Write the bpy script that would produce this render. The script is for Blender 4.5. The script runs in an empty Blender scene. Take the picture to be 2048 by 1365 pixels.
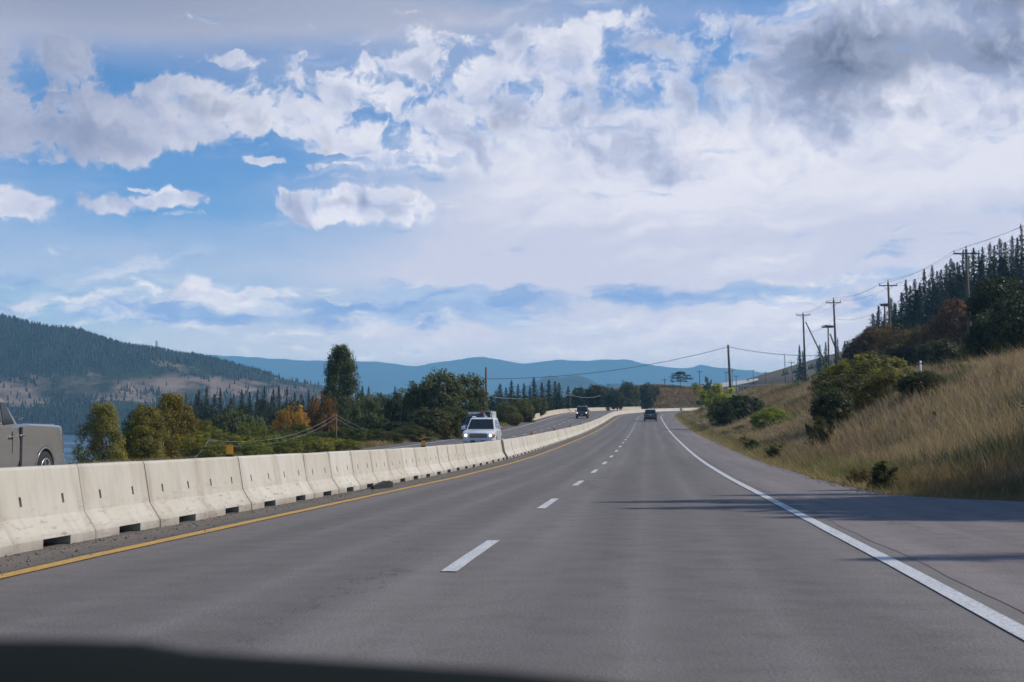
import bpy, bmesh, math, random
import numpy as np
from mathutils import Vector, Matrix, Euler

random.seed(7)
RNG = np.random.default_rng(11)
SC = bpy.context.scene
COL = SC.collection
R = math.radians

# ------------------------------------------------------------------ camera
F = 2844.0            # focal length in photo pixels (50 mm on a 36 mm sensor, 2048 px wide)
PITCH = math.atan((850.0 - 682.5) / F)
cam_d = bpy.data.cameras.new("camera")
cam_d.lens = 50.0
cam_d.sensor_width = 36.0
cam_d.clip_start = 0.05
cam_d.clip_end = 40000.0
cam_d.dof.use_dof = True
cam_d.dof.focus_distance = 70.0
cam_d.dof.aperture_fstop = 7.0
cam = bpy.data.objects.new("camera", cam_d)
cam.rotation_euler = (math.pi / 2 + PITCH, 0, 0)
COL.objects.link(cam)
SC.camera = cam

SC.render.resolution_x, SC.render.resolution_y = 1024, 682
SC.view_settings.view_transform = 'Standard'
SC.view_settings.look = 'None'
SC.view_settings.gamma = 1.0
SC.view_settings.exposure = 0.0
cy = SC.cycles
cy.max_bounces = 6
cy.diffuse_bounces = 2
cy.glossy_bounces = 2
cy.transmission_bounces = 3
cy.transparent_max_bounces = 8
cy.volume_bounces = 0
cy.use_denoising = True
cy.sample_clamp_indirect = 3.0

# ------------------------------------------------------------------ sun and sky
SUN_AZ, SUN_EL = 80.0, 40.0          # degrees right of straight ahead, degrees up
sd = bpy.data.lights.new("sun", 'SUN')
sd.energy = 4.6
sd.angle = R(0.6)
sd.color = (1.0, 0.93, 0.82)
sun = bpy.data.objects.new("sun", sd)
sv = Vector((math.sin(R(SUN_AZ)) * math.cos(R(SUN_EL)), math.cos(R(SUN_AZ)) * math.cos(R(SUN_EL)), math.sin(R(SUN_EL))))
sun.rotation_euler = (-sv).to_track_quat('-Z', 'Y').to_euler()
sun.location = (60, 10, 60)
COL.objects.link(sun)

world = bpy.data.worlds.new("World")
SC.world = world
world.use_nodes = True
world.cycles.sampling_method = 'MANUAL'
world.cycles.sample_map_resolution = 512
wn, wl = world.node_tree.nodes, world.node_tree.links
wn.clear()


def lin(r, g, b):
    f = lambda c: (c / 255 / 12.92) if c / 255 <= 0.04045 else ((c / 255 + 0.055) / 1.055) ** 2.4
    return (f(r), f(g), f(b))


def build_sky():
    def N(t, **kw):
        n = wn.new(t)
        for k, v in kw.items():
            setattr(n, k, v)
        return n

    def put(sock, v):
        if isinstance(v, bpy.types.NodeSocket):
            wl.new(v, sock)
        else:
            sock.default_value = v

    def M(op, a, b=None, c=None, clamp=False):
        n = N('ShaderNodeMath', operation=op, use_clamp=clamp)
        put(n.inputs[0], a)
        if b is not None:
            put(n.inputs[1], b)
        if c is not None:
            put(n.inputs[2], c)
        return n.outputs[0]

    def V(op, a, b=None, c=None):
        n = N('ShaderNodeVectorMath', operation=op)
        put(n.inputs[0], a)
        if b is not None:
            put(n.inputs[1], b)
        if c is not None:
            put(n.inputs[2], c)
        return n.outputs['Value'] if op in ('DOT_PRODUCT', 'LENGTH') else n.outputs[0]

    def ramp(x, lo, hi, to0=0.0, to1=1.0, smooth=True):
        n = N('ShaderNodeMapRange', interpolation_type='SMOOTHSTEP' if smooth else 'LINEAR', clamp=True)
        put(n.inputs['Value'], x)
        put(n.inputs['From Min'], lo)
        put(n.inputs['From Max'], hi)
        put(n.inputs['To Min'], to0)
        put(n.inputs['To Max'], to1)
        return n.outputs[0]

    def mixc(f, a, b):
        n = N('ShaderNodeMix', data_type='RGBA', blend_type='MIX')
        put(n.inputs[0], f)
        put(n.inputs[6], a if isinstance(a, bpy.types.NodeSocket) else (*a, 1))
        put(n.inputs[7], b if isinstance(b, bpy.types.NodeSocket) else (*b, 1))
        return n.outputs[2]

    def noise(vec, scale, detail, rough, dist=0.0, lac=2.0):
        n = N('ShaderNodeTexNoise', noise_dimensions='2D')
        put(n.inputs['Vector'], vec)
        n.inputs['Scale'].default_value = scale
        n.inputs['Detail'].default_value = detail
        n.inputs['Roughness'].default_value = rough
        n.inputs['Lacunarity'].default_value = lac
        n.inputs['Distortion'].default_value = dist
        return n.outputs['Fac']

    def combine(x, y):
        n = N('ShaderNodeCombineXYZ')
        put(n.inputs[0], x)
        put(n.inputs[1], y)
        return n.outputs[0]

    tc = N('ShaderNodeTexCoord')
    sep = N('ShaderNodeSeparateXYZ')
    wl.new(tc.outputs['Generated'], sep.inputs[0])
    x, y, z = sep.outputs
    hyp = M('SQRT', M('ADD', M('MULTIPLY', x, x), M('MULTIPLY', y, y)))
    az = M('ARCTAN2', x, y)                                   # azimuth from straight ahead
    el = M('MINIMUM', M('DIVIDE', z, M('MAXIMUM', hyp, 0.02)), 4.0)   # tangent of elevation
    # a map of the sky: horizontal = azimuth, vertical = elevation, horizon at 0.85, unit about 20 degrees
    X = M('MULTIPLY_ADD', az, 2.95, 1.024)
    Y = M('MULTIPLY_ADD', el, -2.86, 0.85)
    P = combine(X, Y)

    # two-stage domain warp for billowy edges
    wn_ = N('ShaderNodeTexNoise', noise_dimensions='2D')
    wl.new(P, wn_.inputs['Vector'])
    wn_.inputs['Scale'].default_value = 7.0
    wn_.inputs['Detail'].default_value = 5.0
    wn_.inputs['Roughness'].default_value = 0.6
    warp = V('MULTIPLY_ADD', wn_.outputs['Color'], (0.11, 0.07, 0), (-0.055, -0.035, 0))
    PW = V('ADD', P, warp)

    def blobs(vec, lst, start=0.0):
        acc = start
        for (cx, cy_, rx, ry, w) in lst:
            ix, iy = 1000.0 / rx, 1000.0 / ry
            q = V('MULTIPLY_ADD', vec, (ix, iy, 0), (-cx / 1000 * ix, -cy_ / 1000 * iy, 0))
            d = V('DOT_PRODUCT', q, q)
            g = M('POWER', 0.42, d)
            acc = M('MULTIPLY_ADD', g, w, acc)
        return acc

    # ---- clear blue behind everything
    sky = N('ShaderNodeTexSky', sky_type='NISHITA')
    sky.sun_disc = False
    sky.sun_elevation = R(SUN_EL)
    sky.sun_rotation = R(SUN_AZ)
    sky.air_density = 1.0
    sky.dust_density = 0.6
    sky.ozone_density = 2.0
    sk = N('ShaderNodeVectorMath', operation='SCALE')
    wl.new(sky.outputs[0], sk.inputs[0])
    sk.inputs[3].default_value = SKY_STRENGTH
    blue = V('MULTIPLY', sk.outputs[0], (0.50, 0.78, 1.08))
    col = blue

    # ---- thin high veil (cirrostratus), streaky, over the middle and right and the lower sky
    PS = V('MULTIPLY', PW, (0.55, 2.6, 1))
    nv = noise(PS, 2.2, 5, 0.55)
    veil = blobs(P, [
        (1150, 520, 620, 200, 1.0), (1900, 480, 520, 220, 1.1), (1000, 420, 300, 120, .35),
        (500, 560, 700, 70, .40), (1200, 690, 1600, 55, .55), (300, 20, 620, 85, 1.15), (-50, 60, 260, 70, .6), (800, 20, 420, 45, .7),
        (1600, 330, 500, 90, .8), (-300, 520, 400, 120, .35), (2500, 300, 500, 400, .8)])
    va = ramp(M('ADD', veil, M('MULTIPLY_ADD', nv, 1.5, -0.75)), -0.05, 1.15, 0.0, 0.93, smooth=False)
    top_left = blobs(P, [(120, 10, 620, 120, 1.0), (900, 0, 400, 60, .35)])
    vcol = mixc(M('MINIMUM', top_left, 1.0), lin(200, 204, 222), lin(152, 160, 184))
    col = mixc(va, col, vcol)

    # ---- bright streaks inside the veil
    PT = V('ADD', V('MULTIPLY', PW, (0.9, 4.2, 1)), combine(0.0, M('MULTIPLY', X, 0.55)))
    nt = noise(PT, 2.4, 8, 0.60)
    st = blobs(P, [(1500, 330, 620, 110, 1.0), (1950, 270, 300, 70, .5), (1300, 420, 320, 60, .45), (1500, 520, 420, 45, .35), (1750, 600, 260, 50, .45), (400, 590, 400, 40, .35), (1150, 680, 700, 40, .35), (620, 320, 180, 40, .3)])
    sa = ramp(M('ADD', st, M('MULTIPLY_ADD', nt, 2.6, -1.55)), 0.0, 0.9, 0.0, 0.9)
    col = mixc(sa, col, lin(224, 225, 236))

    # ---- cumulus
    cover = blobs(PW, [
        (50, 120, 95, 42, .8), (130, 170, 55, 42, .75), (215, 75, 40, 12, .4), (60, 300, 110, 50, .95), (20, 235, 90, 50, .6), (170, 262, 150, 62, .95),
        (290, 230, 130, 60, .85), (330, 178, 55, 30, .75), (420, 200, 110, 50, .7), (280, 300, 120, 28, .6), (545, 175, 85, 58, 1.0), (520, 235, 100, 35, .7), (610, 235, 70, 26, .6), (430, 245, 70, 24, .5),
        (690, 205, 75, 42, .8), (740, 265, 90, 38, .75), (800, 200, 75, 60, .6), (735, 135, 55, 26, .7), (800, 150, 80, 40, .7), (870, 70, 45, 32, .85), (930, 80, 60, 36, .8), (880, 135, 90, 40, .6), (985, 95, 50, 40, .7),
        (960, 215, 150, 85, .95), (1080, 190, 100, 90, .7), (1125, 85, 62, 42, .95), (1050, 70, 40, 30, .6),
        (850, 280, 170, 26, .7), (1250, 250, 300, 95, 1.0), (1290, 110, 120, 45, .75), (1210, 20, 50, 22, .7), (1290, 25, 70, 26, .75), (1400, 90, 110, 40, .7), (1460, 170, 150, 80, .95), (1480, 30, 70, 26, .65), (1340, 45, 60, 22, .5),
        (1760, 125, 240, 100, 1.2), (1950, 120, 220, 130, 1.1), (1720, 40, 110, 34, .65), (1960, 20, 130, 50, 1.0), (1880, 245, 260, 40, .85), (1600, 290, 350, 40, .75), (1400, 350, 420, 35, .6),
        (640, 298, 75, 8, .95), (695, 288, 45, 14, .7), (510, 331, 45, 10, 1.15), (650, 330, 70, 7, .8), (620, 338, 26, 8, .6), (850, 335, 55, 5, .6),
        (655, 396, 140, 24, 1.1), (730, 422, 170, 26, .75), (590, 432, 70, 15, .6), (325, 400, 60, 20, 1.0), (190, 422, 60, 22, .8), (40, 438, 70, 30, 1.05), (245, 383, 26, 5, .8), (130, 400, 20, 10, .5),
        (430, 112, 30, 16, .95), (465, 124, 28, 9, .7), (588, 112, 20, 10, .9), (365, 115, 30, 12, .55), (45, 158, 14, 8, .7), (565, 268, 16, 12, .8), (720, 105, 20, 14, .4),
        (380, 576, 30, 15, 1.15), (470, 590, 75, 15, .95), (560, 590, 40, 12, .75), (300, 602, 110, 12, .75), (180, 612, 90, 10, .75), (60, 622, 90, 10, .75), (10, 635, 40, 9, .7), (682, 603, 13, 8, 1.0), (530, 632, 60, 8, .5),
        (1835, 378, 14, 6, .9), (1770, 410, 10, 6, .8), (300, 648, 200, 7, .7), (890, 608, 30, 8, .6), (1250, 640, 240, 8, .55), (1510, 655, 90, 9, .8), (1540, 690, 70, 7, .5), (750, 700, 300, 8, .5), (690, 678, 30, 8, .6), (745, 676, 22, 7, .6)])
    n0 = noise(PW, 6.5, 10, 0.64)
    nbig = noise(P, 3.1, 3, 0.5)
    amp = ramp(Y, 0.30, 0.60, 2.3, 1.3)
    nmix = M('MULTIPLY_ADD', nbig, 0.40, M('MULTIPLY', n0, 0.80))
    nfine = noise(PW, 15.0, 8, 0.62)
    D = M('ADD', M('SUBTRACT', M('MINIMUM', cover, 0.90), 0.50), M('MULTIPLY', M('SUBTRACT', nmix, 0.60), amp))
    D = M('ADD', D, M('MULTIPLY', M('MULTIPLY_ADD', nfine, 1.5, -0.75), ramp(Y, 0.30, 0.40, 1.0, 0.95)))
    D = blobs(PW, [(1800, 140, 260, 110, .75), (1960, 60, 150, 120, .65), (1500, 270, 420, 60, .25), (1250, 260, 260, 70, .2), (60, 130, 110, 45, .3), (325, 402, 80, 20, .75), (190, 424, 75, 24, .6), (40, 440, 90, 32, .6), (510, 331, 40, 9, .4), (245, 384, 22, 5, .4), (660, 405, 170, 26, .25), (480, 590, 90, 13, .2), (150, 285, 240, 55, .34), (40, 250, 120, 80, .25), (430, 112, 26, 14, .2), (980, 170, 160, 70, .15)], D)
    soft = ramp(X, 0.6, 1.5, 0.42, 0.75)
    ca = ramp(D, -0.06, soft)
    # torn, see-through edges
    ca = M('MULTIPLY', ca, ramp(M('ADD', D, M('MULTIPLY_ADD', nfine, 1.6, -0.8)), -0.15, 0.45, 0.25, 1.0))
    # shade: the light comes from the upper right; thick middles and undersides are greyer
    s0 = noise(PW, 6.0, 6, 0.55)
    s1 = noise(V('ADD', PW, (0.018, -0.026, 0)), 6.0, 6, 0.55)
    dn = M('MULTIPLY', M('SUBTRACT', s0, s1), 2.3)
    nl = noise(PW, 2.8, 7, 0.60)
    dark = blobs(PW, [(1790, 128, 230, 68, 1.05), (1670, 105, 130, 60, .6), (1900, 130, 190, 60, .7), (1980, 20, 140, 38, 1.0), (950, 205, 75, 60, .5), (1030, 240, 60, 40, .35), (130, 285, 130, 28, .55), (300, 215, 130, 25, .3), (30, 100, 200, 90, .55), (60, 250, 200, 120, .45), (1350, 75, 90, 22, .6),
                      (660, 413, 60, 9, .9), (460, 215, 110, 30, .2), (1400, 180, 60, 60, .4), (1620, 190, 90, 60, .4), (1830, 235, 160, 18, .45), (1150, 190, 50, 60, .4), (470, 598, 90, 8, .6)])
    lightf = M('ADD', M('ADD', 0.80, dn), M('MULTIPLY_ADD', nl, 1.3, -0.65))
    lightf = M('SUBTRACT', lightf, M('MULTIPLY', M('MAXIMUM', M('SUBTRACT', D, 0.35), 0.0), 0.36))
    lightf = M('MULTIPLY', M('SUBTRACT', lightf, M('MULTIPLY', dark, 0.34)), 1.0, clamp=True)
    c1 = mixc(ramp(lightf, 0.0, 0.55, smooth=False), lin(150, 163, 194), lin(200, 206, 226))
    c1 = mixc(ramp(lightf, 0.5, 1.0, smooth=False), c1, lin(227, 228, 238))
    dk = M('ADD', M('MULTIPLY', dark, 0.85), M('MULTIPLY', M('SUBTRACT', M('ADD', s0, nfine), 1.0), 1.9))
    cdk = mixc(ramp(M('ADD', M('MULTIPLY', nl, 0.6), M('MULTIPLY', nfine, 0.6)), 0.45, 0.75), lin(84, 97, 125), lin(146, 156, 180))
    c1 = mixc(ramp(dk, 0.25, 1.45, 0.0, 0.90), c1, cdk)
    left = ramp(X, 0.0, 0.75, 0.62, 0.0)
    left = M('MULTIPLY', left, ramp(Y, 0.32, 0.39, 1.0, 0.25))
    c1 = mixc(left, c1, lin(138, 150, 180))
    col = mixc(M('MULTIPLY', ca, 0.97), col, c1)

    # ---- low blue-grey cloud bands over the far hills
    PB = V('MULTIPLY', PW, (1.0, 3.2, 1))
    nb = noise(PB, 5.5, 9, 0.60)
    band = blobs(PW, [(650, 632, 300, 18, .95), (330, 640, 200, 10, .8), (760, 605, 120, 14, .7), (180, 640, 120, 8, .6), (920, 600, 50, 22, 1.0), (1000, 620, 200, 24, .8), (1250, 596, 330, 20, .95), (1560, 580, 300, 16, .85), (760, 578, 160, 8, .6), (1880, 474, 110, 7, 1.0), (1995, 433, 30, 10, .6), (1780, 486, 60, 4, .6), (1400, 600, 100, 10, .5), (1820, 550, 60, 16, .8), (1520, 470, 40, 5, .5), (860, 705, 200, 6, .5), (900, 640, 120, 10, .6)])
    ba = ramp(M('ADD', M('SUBTRACT', band, 0.45), M('MULTIPLY_ADD', nb, 2.6, -1.3)), 0.0, 0.75, 0.0, 0.72)
    bc = mixc(ramp(nb, 0.35, 0.7), lin(120, 163, 212), lin(158, 188, 222))
    col = mixc(ba, col, bc)

    # broken white and blue streaks low over the horizon
    PL = V('MULTIPLY', PW, (1.0, 4.4, 1))
    nw = noise(PL, 6.5, 8, 0.60)
    lowm = blobs(P, [(250, 615, 420, 36, 1.0), (900, 660, 900, 40, .75), (1500, 610, 600, 60, .7), (1900, 540, 300, 50, .5), (600, 700, 700, 22, .5), (500, 585, 160, 22, .6)])
    wa = ramp(M('ADD', lowm, M('MULTIPLY_ADD', nw, 4.2, -2.75)), 0.0, 1.0, 0.0, 0.85)
    col = mixc(wa, col, mixc(ramp(nw, 0.55, 0.8), lin(206, 214, 228), lin(234, 234, 240)))
    ng = noise(V('ADD', PL, (0.31, 0.77, 0)), 5.0, 7, 0.58)
    lowb = blobs(P, [(700, 625, 560, 34, 1.0), (1350, 595, 420, 26, .85), (1800, 500, 280, 40, .35), (350, 650, 320, 16, .6), (900, 705, 500, 10, .45)])
    ga = ramp(M('ADD', lowb, M('MULTIPLY_ADD', ng, 4.6, -2.85)), 0.0, 1.0, 0.0, 0.85)
    col = mixc(ga, col, lin(128, 166, 212))

    # the colours above are those seen from the ground; the sky itself shines from beyond the haze
    hz = ramp(Y, 0.60, 0.84)
    col = mixc(M('MULTIPLY', hz, HORIZON_MIX), col, HORIZON_COL)
    tr = M('EXPONENT', M('MULTIPLY', M('MINIMUM', M('DIVIDE', HAZE_TOP, M('MAXIMUM', el, 0.001)), 9600.0), -HAZE_DENSITY))
    hzl = N('ShaderNodeVectorMath', operation='SCALE')
    hzl.inputs[0].default_value = HAZE_LIGHT
    wl.new(M('SUBTRACT', 1.0, tr), hzl.inputs[3])
    res = V('SUBTRACT', col, hzl.outputs[0])
    dv = N('ShaderNodeVectorMath', operation='SCALE')
    wl.new(res, dv.inputs[0])
    wl.new(M('DIVIDE', 1.0, tr), dv.inputs[3])
    col = V('MAXIMUM', dv.outputs[0], (0.02, 0.03, 0.05))
    bg = N('ShaderNodeBackground')
    wl.new(col, bg.inputs[0])
    bg.inputs[1].default_value = 1.0
    out = N('ShaderNodeOutputWorld')
    wl.new(bg.outputs[0], out.inputs[0])


SKY_STRENGTH = 0.11
HORIZON_MIX = 0.75
HORIZON_COL = lin(184, 199, 219)
HAZE_DENSITY = 2.0e-4
HAZE_TOP = 446.0
HAZE_LIGHT = (0.125, 0.285, 0.465)
build_sky()

# ------------------------------------------------------------------ small helpers
CP, SP = math.cos(PITCH), math.sin(PITCH)


def ray(px, py):
    u, v = (px - 1024.0) / F, (682.5 - py) / F
    return u, CP - v * SP, SP + v * CP


def at(px, py, Y):
    """World point seen at photo pixel (px, py) at distance Y straight ahead."""
    u, yy, zz = ray(px, py)
    return Vector((u / yy * Y, Y, zz / yy * Y))


def tag(o, label=None, cat=None, group=None, kind=None):
    if label:
        o["label"] = label
    if cat:
        o["category"] = cat
    if group:
        o["group"] = group
    if kind:
        o["kind"] = kind
    return o


def empty(name, loc=(0, 0, 0), rz=0.0, label=None, cat=None, group=None):
    o = bpy.data.objects.new(name, None)
    o.empty_display_size = 0.2
    o.location = loc
    o.rotation_euler = (0, 0, rz)
    COL.objects.link(o)
    return tag(o, label, cat, group)


def link(name, me, mat=None, parent=None):
    o = bpy.data.objects.new(name, me)
    COL.objects.link(o)
    if mat is not None and not me.materials:
        me.materials.append(mat)
    if parent is not None:
        o.parent = parent
    return o


def mesh_np(name, verts, loops, nper, smooth=False, col=None, uv=None):
    """Mesh from numpy arrays; every face has nper corners. col: per-vertex RGB; uv: per-vertex UV."""
    me = bpy.data.meshes.new(name)
    verts = np.asarray(verts, dtype=np.float32).reshape(-1, 3)
    loops = np.asarray(loops, dtype=np.int32).ravel()
    nf = len(loops) // nper
    me.vertices.add(len(verts))
    me.vertices.foreach_set("co", verts.ravel())
    me.loops.add(len(loops))
    me.loops.foreach_set("vertex_index", loops)
    me.polygons.add(nf)
    me.polygons.foreach_set("loop_start", np.arange(0, nf * nper, nper, dtype=np.int32))
    me.polygons.foreach_set("loop_total", np.full(nf, nper, dtype=np.int32))
    if smooth:
        me.polygons.foreach_set("use_smooth", np.ones(nf, dtype=bool))
    if col is not None:
        a = me.color_attributes.new("Col", 'FLOAT_COLOR', 'POINT')
        c = np.ones((len(verts), 4), dtype=np.float32)
        c[:, :3] = col
        a.data.foreach_set("color", c.ravel())
    if uv is not None:
        l = me.uv_layers.new(name="UVMap")
        l.data.foreach_set("uv", np.asarray(uv, dtype=np.float32)[loops].ravel())
    me.update(calc_edges=True)
    return me


def grid_mesh(name, P, smooth=True, uv=None, col=None):
    """P: (ny, nx, 3)."""
    ny, nx = P.shape[:2]
    i = np.arange(ny * nx).reshape(ny, nx)
    q = np.stack([i[:-1, :-1], i[:-1, 1:], i[1:, 1:], i[1:, :-1]], -1)
    return mesh_np(name, P.reshape(-1, 3), q.ravel(), 4, smooth, col, None if uv is None else uv.reshape(-1, 2))


class MB:
    """Collects boxes, tubes and prisms into one mesh."""

    def __init__(self):
        self.bm = bmesh.new()

    def box(self, c, s, rot=None):
        m = Matrix.Translation(c) @ (rot.to_matrix().to_4x4() if rot else Matrix()) @ Matrix.Diagonal((s[0], s[1], s[2], 1))
        bmesh.ops.create_cube(self.bm, size=1.0, matrix=m)
        return self

    def tube(self, pts, radii, n=8, cap=True):
        pts = [Vector(p) for p in pts]
        if not hasattr(radii, '__len__'):
            radii = [radii] * len(pts)
        rings = []
        up = Vector((0, 0, 1))
        for k, p in enumerate(pts):
            t = (pts[min(k + 1, len(pts) - 1)] - pts[max(k - 1, 0)]).normalized()
            a = t.cross(up)
            if a.length < 1e-3:
                a = t.cross(Vector((1, 0, 0)))
            a.normalize()
            b = t.cross(a)
            rings.append([self.bm.verts.new(p + (a * math.cos(2 * math.pi * j / n) + b * math.sin(2 * math.pi * j / n)) * radii[k]) for j in range(n)])
        for r0, r1 in zip(rings, rings[1:]):
            for j in range(n):
                f = self.bm.faces.new((r0[j], r0[(j + 1) % n], r1[(j + 1) % n], r1[j]))
                f.smooth = True
        if cap:
            self.bm.faces.new(rings[0][::-1])
            self.bm.faces.new(rings[-1])
        return self

    def lathe(self, prof, c, axis='X', n=20):
        """prof: list of (radius, offset along the axis)."""
        rings = []
        for r, h in prof:
            ring = []
            for j in range(n):
                a = 2 * math.pi * j / n
                p = (h, r * math.cos(a), r * math.sin(a)) if axis == 'X' else (r * math.cos(a), r * math.sin(a), h)
                ring.append(self.bm.verts.new(Vector(c) + Vector(p)))
            rings.append(ring)
        for r0, r1 in zip(rings, rings[1:]):
            for j in range(n):
                f = self.bm.faces.new((r0[j], r0[(j + 1) % n], r1[(j + 1) % n], r1[j]))
                f.smooth = True
        self.bm.faces.new(rings[0][::-1])
        self.bm.faces.new(rings[-1])
        return self

    def face(self, pts):
        self.bm.faces.new([self.bm.verts.new(p) for p in pts])
        return self

    def slab(self, quad, t):
        """A thin solid panel: a polygon and its copy pushed t along the normal."""
        q = [Vector(p) for p in quad]
        nrm = (q[1] - q[0]).cross(q[-1] - q[0]).normalized() * t
        a = [self.bm.verts.new(p) for p in q]
        b = [self.bm.verts.new(p + nrm) for p in q]
        self.bm.faces.new(a[::-1])
        self.bm.faces.new(b)
        for k in range(len(q)):
            l = (k + 1) % len(q)
            self.bm.faces.new((a[k], a[l], b[l], b[k]))
        return self

    def build(self, name, mat, parent=None, bevel=0.0, smooth=False):
        bmesh.ops.recalc_face_normals(self.bm, faces=self.bm.faces)
        if bevel:
            ed = [e for e in self.bm.edges if len(e.link_faces) == 2 and e.calc_face_angle(0) > 0.5]
            bmesh.ops.bevel(self.bm, geom=ed, offset=bevel, segments=2, affect='EDGES', profile=0.6)
        me = bpy.data.meshes.new(name)
        self.bm.to_mesh(me)
        self.bm.free()
        if smooth:
            me.polygons.foreach_set("use_smooth", np.ones(len(me.polygons), dtype=bool))
        return link(name, me, mat, parent)


def copy_tree(o, parent=None):
    c = o.copy()
    COL.objects.link(c)
    if parent is not None:
        c.parent = parent
    for ch in list(o.children):
        copy_tree(ch, c)
    return c


# value noise for shaping ground and foliage
def _h(ix, iy, seed):
    n = (ix * 374761393 + iy * 668265263 + seed * 974711) & 0x7fffffff
    n = ((n ^ (n >> 13)) * 1274126177) & 0x7fffffff
    return ((n ^ (n >> 16)) & 0xffff) / 65535.0


def vnoise(x, y, seed=0):
    x, y = np.asarray(x, float), np.asarray(y, float)
    ix, iy = np.floor(x).astype(np.int64), np.floor(y).astype(np.int64)
    fx, fy = x - ix, y - iy
    fx, fy = fx * fx * (3 - 2 * fx), fy * fy * (3 - 2 * fy)
    a = _h(ix, iy, seed) * (1 - fx) + _h(ix + 1, iy, seed) * fx
    b = _h(ix, iy + 1, seed) * (1 - fx) + _h(ix + 1, iy + 1, seed) * fx
    return a * (1 - fy) + b * fy


def fbm(x, y, seed=0, octs=4):
    s, a, t = 0.0, 1.0, 0.0
    for k in range(octs):
        s = s + a * vnoise(np.asarray(x) * 2 ** k, np.asarray(y) * 2 ** k, seed + k * 17)
        t += a
        a *= 0.5
    return s / t


def sst(x, lo=0.0, hi=1.0):
    t = np.clip((np.asarray(x, float) - lo) / (hi - lo), 0, 1)
    return t * t * (3 - 2 * t)


# ------------------------------------------------------------------ materials
class NT:
    def __init__(self, name):
        self.m = bpy.data.materials.new(name)
        self.m.use_nodes = True
        self.t = self.m.node_tree
        self.n, self.l = self.t.nodes, self.t.links
        self.b = self.n["Principled BSDF"]
        self.out = self.n["Material Output"]

    def N(self, t, **kw):
        n = self.n.new(t)
        for k, v in kw.items():
            setattr(n, k, v)
        return n

    def put(self, s, v):
        if isinstance(v, bpy.types.NodeSocket):
            self.l.new(v, s)
        elif s.type == 'RGBA' and len(v) == 3:
            s.default_value = (*v, 1)
        else:
            s.default_value = v

    def coord(self, kind='Object'):
        return self.N('ShaderNodeTexCoord').outputs[kind]

    def geo(self):
        return self.N('ShaderNodeNewGeometry').outputs['Position']

    def scale(self, v, s):
        n = self.N('ShaderNodeVectorMath', operation='MULTIPLY')
        self.put(n.inputs[0], v)
        n.inputs[1].default_value = s
        return n.outputs[0]

    def noise(self, v, scale, detail=4, rough=0.55):
        n = self.N('ShaderNodeTexNoise')
        if v is not None:
            self.put(n.inputs['Vector'], v)
        n.inputs['Scale'].default_value = scale
        n.inputs['Detail'].default_value = detail
        n.inputs['Roughness'].default_value = rough
        return n.outputs['Fac']

    def math(self, op, a, b=None, c=None, clamp=False):
        n = self.N('ShaderNodeMath', operation=op, use_clamp=clamp)
        self.put(n.inputs[0], a)
        if b is not None:
            self.put(n.inputs[1], b)
        if c is not None:
            self.put(n.inputs[2], c)
        return n.outputs[0]

    def ramp(self, x, lo, hi, a=0.0, b=1.0):
        n = self.N('ShaderNodeMapRange', clamp=True)
        self.put(n.inputs[0], x)
        for k, v in zip((1, 2, 3, 4), (lo, hi, a, b)):
            n.inputs[k].default_value = v
        return n.outputs[0]

    def mix(self, f, a, b, blend='MIX'):
        n = self.N('ShaderNodeMix', data_type='RGBA', blend_type=blend)
        self.put(n.inputs[0], f)
        self.put(n.inputs[6], a)
        self.put(n.inputs[7], b)
        return n.outputs[2]

    def bump(self, h, strength=0.3, dist=0.02):
        n = self.N('ShaderNodeBump')
        self.put(n.inputs['Height'], h)
        n.inputs['Strength'].default_value = strength
        n.inputs['Distance'].default_value = dist
        self.l.new(n.outputs[0], self.b.inputs['Normal'])

    def set(self, color=None, rough=None, metal=None, spec=None):
        if color is not None:
            self.put(self.b.inputs['Base Color'], color)
        if rough is not None:
            self.put(self.b.inputs['Roughness'], rough)
        if metal is not None:
            self.b.inputs['Metallic'].default_value = metal
        if spec is not None:
            self.b.inputs['Specular IOR Level'].default_value = spec
        return self.m


MATS = {}


def plain(name, color, rough=0.6, metal=0.0, var=0.12, scale=6.0, spec=0.4):
    if name in MATS:
        return MATS[name]
    t = NT(name)
    n = t.noise(t.coord(), scale, 5)
    c = t.mix(t.ramp(n, 0.3, 0.7), tuple(x * (1 - var) for x in color), tuple(min(1, x * (1 + var)) for x in color))
    MATS[name] = t.set(c, rough, metal, spec)
    return MATS[name]


def paint(name, color, rough=0.35, coat=0.6, dirt=0.18):
    t = NT(name)
    z = t.N('ShaderNodeSeparateXYZ')
    t.l.new(t.coord(), z.inputs[0])
    n = t.noise(t.coord(), 3.0, 6)
    f = t.math('MULTIPLY', t.ramp(n, 0.35, 0.8), dirt)
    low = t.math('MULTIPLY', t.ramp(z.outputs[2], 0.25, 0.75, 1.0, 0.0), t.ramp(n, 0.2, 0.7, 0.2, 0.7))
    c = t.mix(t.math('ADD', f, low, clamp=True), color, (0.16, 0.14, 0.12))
    m = t.set(c, rough, 0.0, 0.5)
    t.b.inputs['Coat Weight'].default_value = coat
    t.b.inputs['Coat Roughness'].default_value = 0.08
    return m


def glass_dark(name, color=(0.012, 0.016, 0.018)):
    t = NT(name)
    n = t.noise(t.coord(), 2.0, 3)
    return t.set(t.mix(n, color, tuple(c * 1.8 for c in color)), 0.06, 0.0, 0.5)


def glow(name, color, strength, base=(0.7, 0.7, 0.7)):
    t = NT(name)
    t.put(t.b.inputs['Emission Color'], color)
    t.b.inputs['Emission Strength'].default_value = strength
    n = t.noise(t.coord(), 9.0, 2)
    return t.set(t.mix(n, base, tuple(x * 0.8 for x in base)), 0.2)


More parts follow.
